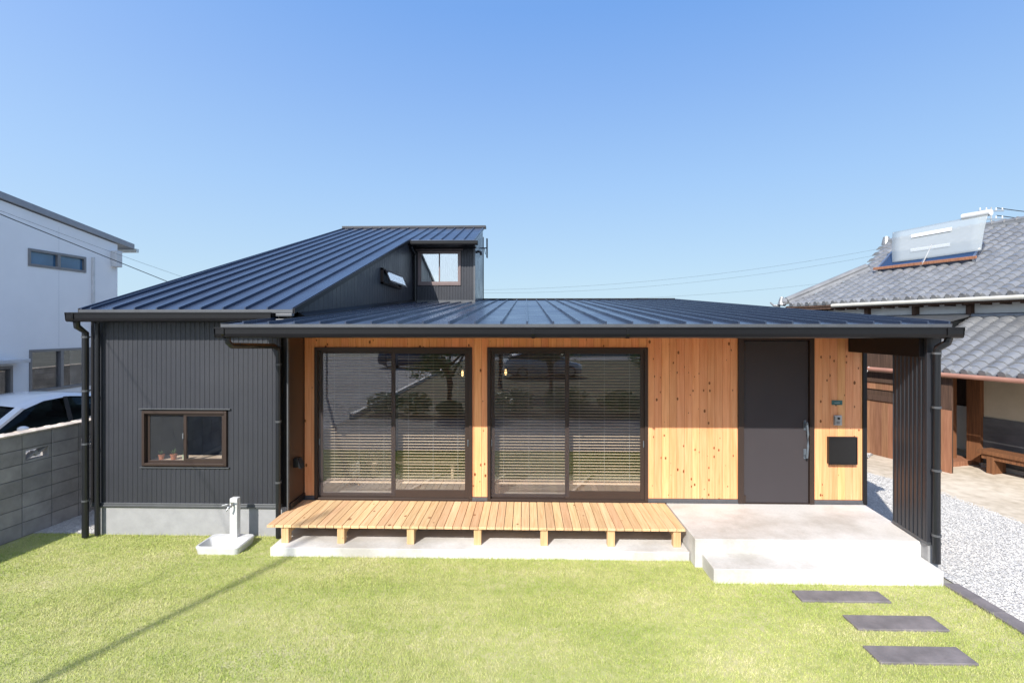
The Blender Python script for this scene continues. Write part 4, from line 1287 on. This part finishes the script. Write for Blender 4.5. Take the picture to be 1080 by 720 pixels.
# panel joints of the siding
m = MB()
for z in [i * .455 + .3 for i in range(12)]:
    if z < 4.8: m.box(XW, XW + .0015, 0.1, 9.85, z, z + .006)
m.box(XW, XW + .002, 12.43, 12.437, 2.32, 4.14); m.box(XW, XW + .002, 12.43, 12.437, 4.6, 5.2)
m.build('siding_joint', pm('sealant', (.62, .64, .66), None), wl_)
m = MB()
m.extr([(XW + .06, -1, zr(-1) + .02), (XW + .06, 14.82, zr(14.82) + .02), (XW + .06, 14.82, zr(14.82) + .17), (XW + .06, -1, zr(-1) + .17)], (-8.9, 0, 0))
rf = nh(m, 'roof', M['white_roof'], bevel=.01)
m = MB(); m.box(-20, XW + .10, 14.83, 14.93, 4.92, 5.02); m.build('gutter', M['steel'], rf)
for i, (y0, y1, z0, z1) in enumerate(wins):
    m = MB(); fr = .06
    for q in ((y0, y0 + fr, z0, z1), (y1 - fr, y1, z0, z1), (y0 + fr, y1 - fr, z1 - fr, z1), (y0 + fr, y1 - fr, z0, z0 + fr), ((y0 + y1) / 2 - .04, (y0 + y1) / 2 + .04, z0 + fr, z1 - fr)):
        m.box(XW - .1, XW + .02, *q)
    wo_ = nh(m, 'window', M['win_frame'], bevel=.004)
    nh(MB().box(XW - .05, XW - .04, y0 + fr, y1 - fr, z0 + fr, z1 - fr), 'glass', M['sky_blue_pane'] if i == 0 else M['glass'], wo_)
nh(MB().box(-12.4, -12.3, .2, 14.0, .1, 4.8), 'inner_wall', M['tyre'])  # room shade put into the colour: black sheet behind the panes
nh(MB().box(XW + .001, XW + .06, 13.38, 13.44, 1.2, 4.6), 'downpipe', M['alum_w'], bevel=.01)
nh(MB().box(XW + .001, XW + .16, 14.02, 14.24, 4.42, 4.86), 'meter_box', M['alum_w'], bevel=.02)
nh(MB().box(XW + .001, XW + .30, 9.7, 11.40, 2.02, 2.10), 'door_hood', M['alum_w'], bevel=.01)

# ------------------------------------------------------------------ old tiled house on the right
JH = thing('tiled_house', 'old timber house with silver grey clay tile roofs and a bench at its wall', 'house', (10.0, 10.51, 0), R(17.5))
def jh(mb, name, mat, par=None, **k): return mb.build(name, mat, par or JH, local=True, **k)
def tiles(x0, x1, z0, sl, y0, ymaxf, pitch_u=.30, rowl=.185, wave=.075, step=.022):
    """clay tile field rising along +x, columns across y, each tile its own island"""
    m = MB()
    nrow = int(math.ceil((x1 - x0) / rowl)); ymx = max(ymaxf(x0 + i * .1) for i in range(int((x1 - x0) / .1) + 1))
    ncol = int((ymx - y0) / pitch_u) + 1
    nrm = math.sqrt(1 + sl * sl)
    ks = [0, .12, .26, .42, .58, .74, .88, 1.0]
    hs = [0.0, .66, .94, 1.0, .94, .66, .0, 0.0]
    rnd = random.Random(9)
    for c in range(ncol):
        for r in range(nrow):
            xa = x0 + r * rowl; xb = min(xa + rowl + .02, x1 + .02)
            ya = y0 + c * pitch_u
            if ya + pitch_u * .5 > ymaxf(xa + rowl * .5): continue
            vs = []; fs = []; j = rnd.uniform(-.004, .004)
            for k_, (u, hh) in enumerate(zip(ks, hs)):
                yy = ya + u * pitch_u
                h0 = hh * wave + step + j
                h1 = hh * wave + j
                za = z0 + (xa - x0) * sl; zb_ = z0 + (xb - x0) * sl
                vs += [(xa, yy, za - .012), (xa, yy, za + h0), (xb, yy, zb_ + h1)]
            for k_ in range(len(ks) - 1):
                a = k_ * 3
                fs += [(a + 1, a + 4, a + 5, a + 2), (a, a + 3, a + 4, a + 1)]
            m.add(vs, fs)
            if r == 0: m.tube([(x0 - .03, ya + .15, z0 + .045), (x0 + .12, ya + .15, z0 + .10)], .062, 10)
    return m
ZE = 3.43
US = .47
def verge(x): return 6.55 - .42 * x if x < 2.1 else 5.67 + (x - 2.1) * .54
up = jh(tiles(0, 4.7, ZE, US, -8.0, verge), 'upper_roof', M['tile'], smooth=True)
m = MB(); m.extr([(0, -8, ZE - .06), (4.7, -8, ZE + 2.15), (4.7, 7.1, ZE + 2.15), (2.1, 5.6, ZE + .92), (0, 6.5, ZE - .06)], (0, 0, .05))
m.extr([(4.7, -8, ZE + 2.21), (9.4, -8, ZE), (9.4, 6.5, ZE), (4.7, 7.1, ZE + 2.21)], (0, 0, .05))
m.build('roof_board', M['darkwood'], up, local=True)
# ridge and descending ridge
m = MB()
for i in range(52):
    y0 = -8 + i * .295
    if y0 > 6.9: break
    m.box(4.58, 4.82, y0, y0 + .293, ZE + 2.20, ZE + 2.25); m.box(4.61, 4.79, y0, y0 + .293, ZE + 2.25, ZE + 2.29)
    m.tube([(4.7, y0, ZE + 2.31), (4.7, y0 + .29, ZE + 2.31)], .075, 10)
    m.tube([(4.7, y0 + .27, ZE + 2.31), (4.7, y0 + .295, ZE + 2.31)], .098, 10)
m.build('ridge', M['tile'], up, local=True)
m = MB()
for i in range(9):
    t0 = i / 9; t1 = (i + 1) / 9
    def pt(t): return Vector((.05 + 2.15 * t, 6.50 - .88 * t, ZE + .05 + (.05 + 2.15 * t) * US))
    a, b = pt(t0), pt(t1)
    m.extr([a + Vector((0, -.13, 0)), a + Vector((0, .13, 0)), a + Vector((0, .10, .10)), a + Vector((0, -.10, .10))], b - a)
    m.tube([a + Vector((0, 0, .13)), b + Vector((0, 0, .13))], .095, 10)
m.build('hip_ridge', M['tile'], up, local=True)
m = MB(); m.tube([(-.08, 6.56, ZE + .06), (-.08, 6.56, ZE + .30)], .13, 12, r1=.05); m.tube([(.02, 6.53, ZE + .14), (-.12, 6.57, ZE + .16)], .13, 12)
m.tube([(-.1, 6.6, ZE + .02), (-.25, 6.72, ZE + .04), (-.32, 6.78, ZE + .14)], .045, 8, r1=.02)
m.build('ridge_end_tile', M['tile'], up, local=True); m = MB()
m.tube([(4.7, 7.0, ZE + 2.2), (4.7, 7.0, ZE + 2.46)], .15, 12, r1=.09)
m.build('ridge_end_tile', M['tile'], up, local=True)
m = MB()
for i in range(40):
    y0 = -7.9 + i * .36
    if y0 > 6.2: break
    m.box(.05, .75, y0, y0 + .05, ZE - .16, ZE - .08)
m.box(.02, .05, -8, 6.5, ZE - .13, ZE - .03)
m.build('rafter', M['darkwood'], up, local=True)
m = MB(); m.tube([(-.06, -8, ZE - .04), (-.06, 4.75, ZE - .04)], .05, 10)
m.build('gutter', M['cream'], up, local=True, smooth=True)
m = MB(); m.box(.34, .75, -8, 5.4, 2.4, 3.36)
jh(m, 'plaster_wall', M['plaster_w'])
for y in (-1.2, .1, 1.49, 2.69, 3.96, 5.3): jh(MB().box(.22, .34, y - .05, y + .05, 3.0, 3.38), 'bracket', M['darkwood'])
# lower roof
ZL = 1.915
lo = jh(tiles(-1.9, .22, ZL, .5, -6.0, lambda x: 1.45, wave=.055), 'lower_roof', M['tile'], smooth=True)
m = MB(); m.extr([(-1.88, -6, ZL - .05), (.3, -6, ZL + 1.04), (.3, 1.4, ZL + 1.04), (-1.88, 1.4, ZL - .05)], (0, 0, .04))
m.build('roof_board', M['darkwood'], lo, local=True)
m = MB(); m.tube([(.28, -6, ZL + 1.12), (.28, 5.3, ZL + 1.12)], .065, 10); m.box(.24, .62, -6, 5.3, ZL + 1.02, ZL + 1.10)
m.build('ridge', M['tile'], lo, local=True)
m = MB(); m.tube([(-1.96, -6, ZL - .035), (-1.96, 4.3, ZL - .035)], .045, 10)
m.build('gutter', M['copper'], lo, local=True, smooth=True)
# walls under the lower roof
m = MB(); m.box(-.70, -.6, -6, .62, 1.0, 2.5)
jh(m, 'plaster_wall', M['plaster'])
m = MB(); m.box(-.72, -.61, -6, .60, 0.08, 1.0)
jh(m, 'mortar_dado', M['plaster_grey'])
m = MB(); m.box(-.76, -.5, -6, .62, 0, .09)
jh(m, 'plinth', M['conc_wall'])
m = MB(); m.box(-.80, -.62, .60, .85, .09, 2.35)
jh(m, 'post', M['postold'])
m = MB(); m.box(-1.0, -.88, .98, 1.10, .09, 2.25)
jh(m, 'post', M['postold'])
m = MB(); m.box(-1.45, -1.33, 1.0, 1.12, 0.05, 2.1)
jh(m, 'post', M['postwood'])
m = MB(); m.box(-1.5, -.6, .75, 1.2, 0, .10)
jh(m, 'door_sill', M['oldwood'])
m = MB(); m.box(.1, .15, .6, 3.0, .1, 1.05)
jh(m, 'inner_panel', M['plaster_w'])
m = MB(); m.box(.16, .2, .6, 3.2, .1, 2.6); m.box(-.5, .16, .62, .66, .1, 2.6)
jh(m, 'inner_wall', M['darkwood'])
# boarded side
m = MB()
i = 0; y0 = .41
while y0 < 5.6:
    m.box(-1.87, -1.85, y0 + .001, y0 + .139, .0, 1.20)
    if y0 > .9: m.box(-1.865, -1.847, y0 + .001, y0 + .139, 1.44, 1.60)
    y0 += .14
bd = jh(m, 'board_wall', M['oldwood'])
m = MB(); m.box(-1.84, -1.80, .42, 1.42, 0, 1.85); m.box(-1.84, -1.80, 1.42, 5.6, 0, 2.62)
m.build('backing', M['darkwood'], bd, local=True)
m = MB(); m.box(-1.90, -1.84, .9, 5.6, 1.20, 1.30); m.box(-1.90, -1.84, .9, 5.6, 1.60, 1.66)
m.build('rail', M['darkwood'], bd, local=True)
MB().extr([(-1.95, 1.45, 2.60), (.34, 1.45, 3.05), (.34, 5.7, 3.05), (-1.95, 5.7, 2.60)], (0, 0, .05)).build('side_roof', M['flash'], bd, local=True)
MB().box(-1.84, .34, 1.43, 1.47, 1.8, 2.62).build('side_board', M['darkwood'], bd, local=True)
m = MB(); m.tube([(-1.98, 2.02, 1.93), (-1.98, 2.02, 1.90), (-2.0, 2.10, 1.72), (-2.0, 2.14, 1.64), (-2.0, 2.20, 1.62), (-2.0, 2.22, 1.70), (-2.0, 2.19, 1.78)], .012, 8)
m.build('hook', M['alum_w'], bd, local=True, smooth=True)
# gable end and rear walls
m = MB(); m.extr([(.75, 5.85, 0), (8.8, 5.85, 0), (8.8, 5.85, 3.5), (4.7, 5.85, 5.6), (.75, 5.85, 3.6)], (0, .1, 0)); m.box(8.7, 8.8, -8, 5.85, 0, 3.6)
jh(m, 'rear_wall', M['plaster'])

# bench
BN = thing('old_bench', 'low weathered brown timber bench against the grey dado', 'bench', tuple((Matrix.Translation((10.0, 10.51, 0)) @ Matrix.Rotation(R(17.5), 4, 'Z')) @ Vector((-1.0, -.6, 0))), R(17.5))
MB().box(-.20, .20, -1.6, 1.02, .36, .43).build('seat', M['postold'], BN, local=True, bevel=.006)
MB().box(-.16, -.12, -1.5, .95, .27, .355).build('apron', M['postold'], BN, local=True)
for y in (.80, -1.4): MB().box(-.17, .17, y - .06, y + .06, 0, .355).build('leg', M['postold'], BN, local=True, bevel=.005)

# solar water heater on the upper roof
SH = thing('solar_water_heater', 'solar water heater with milky sheet cover on the upper tiled roof', 'water heater', tuple((Matrix.Translation((10.0, 10.51, 0)) @ Matrix.Rotation(R(17.5), 4, 'Z')) @ Vector((2.0, 3.8, ZE + 1.0))), R(17.5))
def rl(x, y, z): return (x - 2.0, y - 3.8, z - ZE - 1.0)
m = MB()
cq = [rl(1.97, 2.5, 4.50), rl(1.97, 5.12, 4.50), rl(2.92, 5.38, 5.10), rl(2.86, 2.86, 4.99)]
m.extr(cq, (.03, 0, -.09))
m.build('collector', M['collector'], SH, local=True)
m = MB()
for fa in (0.0, .49, .98):
    a_ = Vector(cq[0]).lerp(Vector(cq[1]), fa); b_ = Vector(cq[0]).lerp(Vector(cq[1]), fa + .022)
    c_ = Vector(cq[3]).lerp(Vector(cq[2]), fa + .022); d_ = Vector(cq[3]).lerp(Vector(cq[2]), fa)
    m.extr([a_ + Vector((-.02, 0, .01)), b_ + Vector((-.02, 0, .01)), c_ + Vector((-.02, 0, .01)), d_ + Vector((-.02, 0, .01))], (.06, 0, -.14))
m.extr([(cq[3][0] + .02, cq[3][1], cq[3][2] - .02), (cq[2][0] + .02, cq[2][1], cq[2][2] - .02), (cq[2][0] + .02, cq[2][1], ZE + 1.4 - 4.43), (cq[3][0] + .02, cq[3][1], ZE + 1.4 - 4.43)], (.03, 0, 0))
m.build('side_frame', M['steel'], SH, local=True)
m = MB(); m.extr([rl(1.92, 2.44, ZE + 1.05), rl(1.92, 5.17, ZE + 1.05), rl(1.96, 5.17, ZE + 1.07), rl(1.96, 2.44, ZE + 1.07)], (0, 0, .06))
m.build('front_rail', M['oldwood'], SH, local=True)
m = MB(); K = 12; vs = []
bl_, br_, tl_, tr_ = Vector(rl(2.2, 4.80, 4.68)), Vector(rl(2.2, 2.50, 4.71)), Vector(rl(3.0, 5.41, 5.69)), Vector(rl(3.0, 2.83, 5.74))
for i in range(K + 1):
    t_ = i / K; bulge = Vector((-.04 * math.sin(t_ * PI * .8), 0, .02 * math.sin(t_ * PI)))
    a = bl_.lerp(tl_, t_) + bulge; b = br_.lerp(tr_, t_) + bulge
    for j in range(9): vs.append(a.lerp(b, j / 8) + Vector((0, 0, -.015 * math.sin(PI * j / 8) * (1 - t_))))
m.add(vs, [(i * 9 + j, i * 9 + j + 1, (i + 1) * 9 + j + 1, (i + 1) * 9 + j) for i in range(K) for j in range(8)])
o = m.build('cover_sheet', M['sheet'], SH, local=True, smooth=True)
md = o.modifiers.new('thick', 'SOLIDIFY'); md.thickness = .006
for k_, (ta, tb) in enumerate(((.66, .78), (.22, .31))):
    m = MB(); vs = []
    for t_ in (ta, tb):
        bulge = Vector((-.04 * math.sin(t_ * PI * .8) - .02, 0, .02 * math.sin(t_ * PI)))
        a = bl_.lerp(tl_, t_) + bulge; b = br_.lerp(tr_, t_) + bulge
        vs += [a.lerp(b, .24), a.lerp(b, .68 if k_ == 0 else .68)]
    m.extr([vs[0], vs[1], vs[3], vs[2]], (-.01, 0, 0))
    m.build('sheet_label', M['alum_w'] if k_ == 0 else M['label_faint'], SH, local=True)
m = MB(); m.tube([rl(1.93, 3.74, 4.50), rl(1.93, 3.50, 4.98)], .012, 8); m.build('stay_rod', M['alum_w'], SH, local=True)
m = MB(); m.tube([tr_ + Vector((0, -.05, .02)), tr_ + Vector((0, .62, .03))], .085, 14)
m.build('end_cap', M['alum_w'], SH, local=True, smooth=True)

# ------------------------------------------------------------------ poles and cables
def cable(pts, r, label, group='overhead cables', sag=.0):
    P = []
    for i in range(len(pts) - 1):
        a, b = Vector(pts[i]), Vector(pts[i + 1]); K = 14
        for k_ in range(K if i < len(pts) - 2 else K + 1):
            t_ = k_ / K; q = a.lerp(b, t_); q.z -= sag * 4 * t_ * (1 - t_); P.append(q)
    m = MB().tube(P, r, 6)
    o = m.build('overhead_cable', M['cable'], None, origin=pts[0], smooth=True)
    return tag(o, label, 'cable', group)
cable([(-6.40, -1.9, 3.75), (-7.0, 4.0, 2.09 + H - 2.79 + .0), (-6.8, 6.84, 1.43 + H)][:1] + [(-6.66, 1.05, 5.35), (-6.8, 6.84, 4.22), (-6.72, 9.9, 3.62), (-5.86, 12.5, 3.3)], .006, 'black service cable coming in from the left to the roof edge')
cable([(-9.2, 8.0, 5.0), (-6.6, 10.3, 3.72), (-5.86, 12.5, 3.36)], .0025, 'thin cable below the black one at the upper left', sag=.03)
for i, (pa, pb, sg) in enumerate([((-6.0, 60, 7.0), (40, 58, 11.6), 1.1), ((-6.0, 62, 6.8), (40, 60, 11.0), 1.2), ((-6.0, 64, 6.2), (40, 62, 8.6), 1.0)]):
    cable([pa, pb], .010, ['topmost faint distant wire above the porch roof', 'middle faint distant wire above the porch roof', 'lowest faint distant wire above the porch roof'][i], 'distant wires low in the sky', sag=sg)
def upole(x, y, h, label, arms=True):
    t = thing('utility_pole', label, 'utility pole', (x, y, 0))
    MB().tube([(x, y, 0), (x, y, h)], .042, 14, r1=.036).build('pole', M['pole'], t, smooth=True)
    if arms:
        for z in (h - .3, h - .9):
            MB().box(x - .9, x + .9, y - .05, y + .05, z, z + .08).build('cross_arm', M['steel'], t)
            for dx in (-.8, -.35, .35, .8):
                MB().lathe((x + dx, y, z + .08), [(.03, 0), (.06, .05), (.04, .1), (.055, .15), (.02, .2)], 8).build('insulator', M['alum_w'], t)
upole(-7.92, -5.81, 10.6, 'utility pole standing behind the viewer at the left, thinned to soften its shadow', False)  # unseen pole read from its shadow, thinned to soften that shadow
upole(34.2, 40, 11.6, 'distant utility pole showing its insulators above the tiled roof')
for i, z in enumerate((11.55, 11.0)):
    cable([(34.6, 40, z), (60, 44, z - .3)], .03, ['upper wire running right from the distant pole', 'lower wire running right from the distant pole'][i], 'wires from the distant pole', sag=.5)

# ------------------------------------------------------------------ behind the viewer (seen mirrored in the glass)
def leaves(m, c, rad, n, size, rnd):
    for _ in range(n):
        while True:
            q = Vector((rnd.uniform(-1, 1), rnd.uniform(-1, 1), rnd.uniform(-1, 1)))
            if .25 < q.length < 1: break
        p = Vector(c) + Vector((q.x * rad[0], q.y * rad[1], q.z * rad[2]))
        a = Vector((rnd.gauss(0, 1), rnd.gauss(0, 1), rnd.gauss(0, 1))).normalized()
        b = a.cross(Vector((rnd.gauss(0, 1), rnd.gauss(0, 1), rnd.gauss(0, 1)))).normalized()
        s = size * rnd.uniform(.6, 1.3)
        m.add([p - a * s, p + b * s * .45, p + a * s, p - b * s * .45], [(0, 1, 2, 3)])
def tree(x, y, h, r, label, seed):
    rnd = random.Random(seed)
    t = thing('garden_tree', label, 'tree', (x, y, 0), 0, 'garden trees behind the viewer')
    m = MB(); m.tube([(x, y, 0), (x + .05, y, h * .25), (x - .05, y + .05, h * .45)], .13, 10, r1=.08)
    for k_ in range(6):
        a = k_ * 1.05 + rnd.random(); m.tube([(x - .03, y, h * (.28 + .03 * k_)), (x + math.cos(a) * r * .4, y + math.sin(a) * r * .4, h * .6), (x + math.cos(a) * r * .7, y + math.sin(a) * r * .7, h * .78)], .05, 6, r1=.015)
    m.build('trunk', M['bark'], t, smooth=True)
    m = MB()
    for k_ in range(20):
        a = rnd.uniform(0, 2 * PI); d = rnd.uniform(0, r * .8); zz = rnd.uniform(.40, .95) * h
        leaves(m, (x + math.cos(a) * d, y + math.sin(a) * d, zz), (r * .38, r * .38, h * .10), 260, .055, rnd)
    m.build('crown', M['leaf2'], t)
tree(-2.7, -3.4, 3.2, 1.5, 'small many-stemmed tree at the kerb of the parking lot, behind the viewer', 1)
tree(.9, -5.0, 3.9, 2.1, 'broad garden tree in the middle of the dark bed, behind the viewer', 2)
tree(4.6, -4.6, 3.7, 2.0, 'low garden tree straight across from the entrance door, behind the viewer', 3)
tree(-1.2, -9.0, 5.2, 2.4, 'tall garden tree deeper in the bed near the lot, behind the viewer', 4)
tree(7.5, -9.5, 5.4, 2.6, 'tallest garden tree at the far corner of the bed, behind the viewer', 5)
def bush(x, y, r, h, label, seed):
    rnd = random.Random(seed); m = MB()
    leaves(m, (x, y, h * .5), (r, r, h * .5), 900, .05, rnd)
    m.tube([(x, y, 0), (x, y, h * .6)], .03, 6)
    o = m.build('garden_bush', M['leaf'], None, origin=(x, y, 0)); tag(o, label, 'bush', 'bushes behind the viewer')
for i, (x, y, r_, h_) in enumerate([(-4.6, -2.0, .6, .7), (-3.5, -1.7, .55, .75), (-2.4, -1.6, .45, .5), (-.4, -2.2, .7, .8), (1.3, -2.4, .8, .9), (3.0, -2.2, .7, .8), (5.0, -2.4, .9, 1.0)]):
    bush(x, y, r_, h_, '%s garden bush counted from the parking lot' % words[i], 20 + i)
cb_ = MB().box(-5.40, -5.26, -29, -1.0, 0, .15).build('lot_curb', M['concrete'], None, origin=(-5.33, -15, 0))
tag(cb_, 'pale concrete kerb along the edge of the parking lot', 'kerb')
make_car('parked_car', 'dark blue car parked on the lot behind the viewer', M['carpaint2'], (-5.6, -21, 0), R(95))
make_car('parked_car', 'silver car parked among the trees behind the viewer', M['carpaint3'], (3.0, -15.5, 0), R(75))
BH = thing('back_house', 'low brown house across the road behind the viewer', 'house', (0, -42, 0))
m = MB().box(-9, 16, -48, -40, 0, 3.2); m.build('wall', M['plaster'], BH)
m = MB(); m.extr([(-10, -39, 3.0), (17, -39, 3.0), (17, -44, 5.2), (-10, -44, 5.2)], (0, 0, .15)); m.extr([(-10, -44, 5.2), (17, -44, 5.2), (17, -49, 3.0), (-10, -49, 3.0)], (0, 0, .15)); m.build('roof', M['tile'], BH)
for x in (-6, -1, 4, 9): MB().box(x, x + 1.8, -39.99, -39.93, .9, 2.1).build('window', M['collector'], BH)
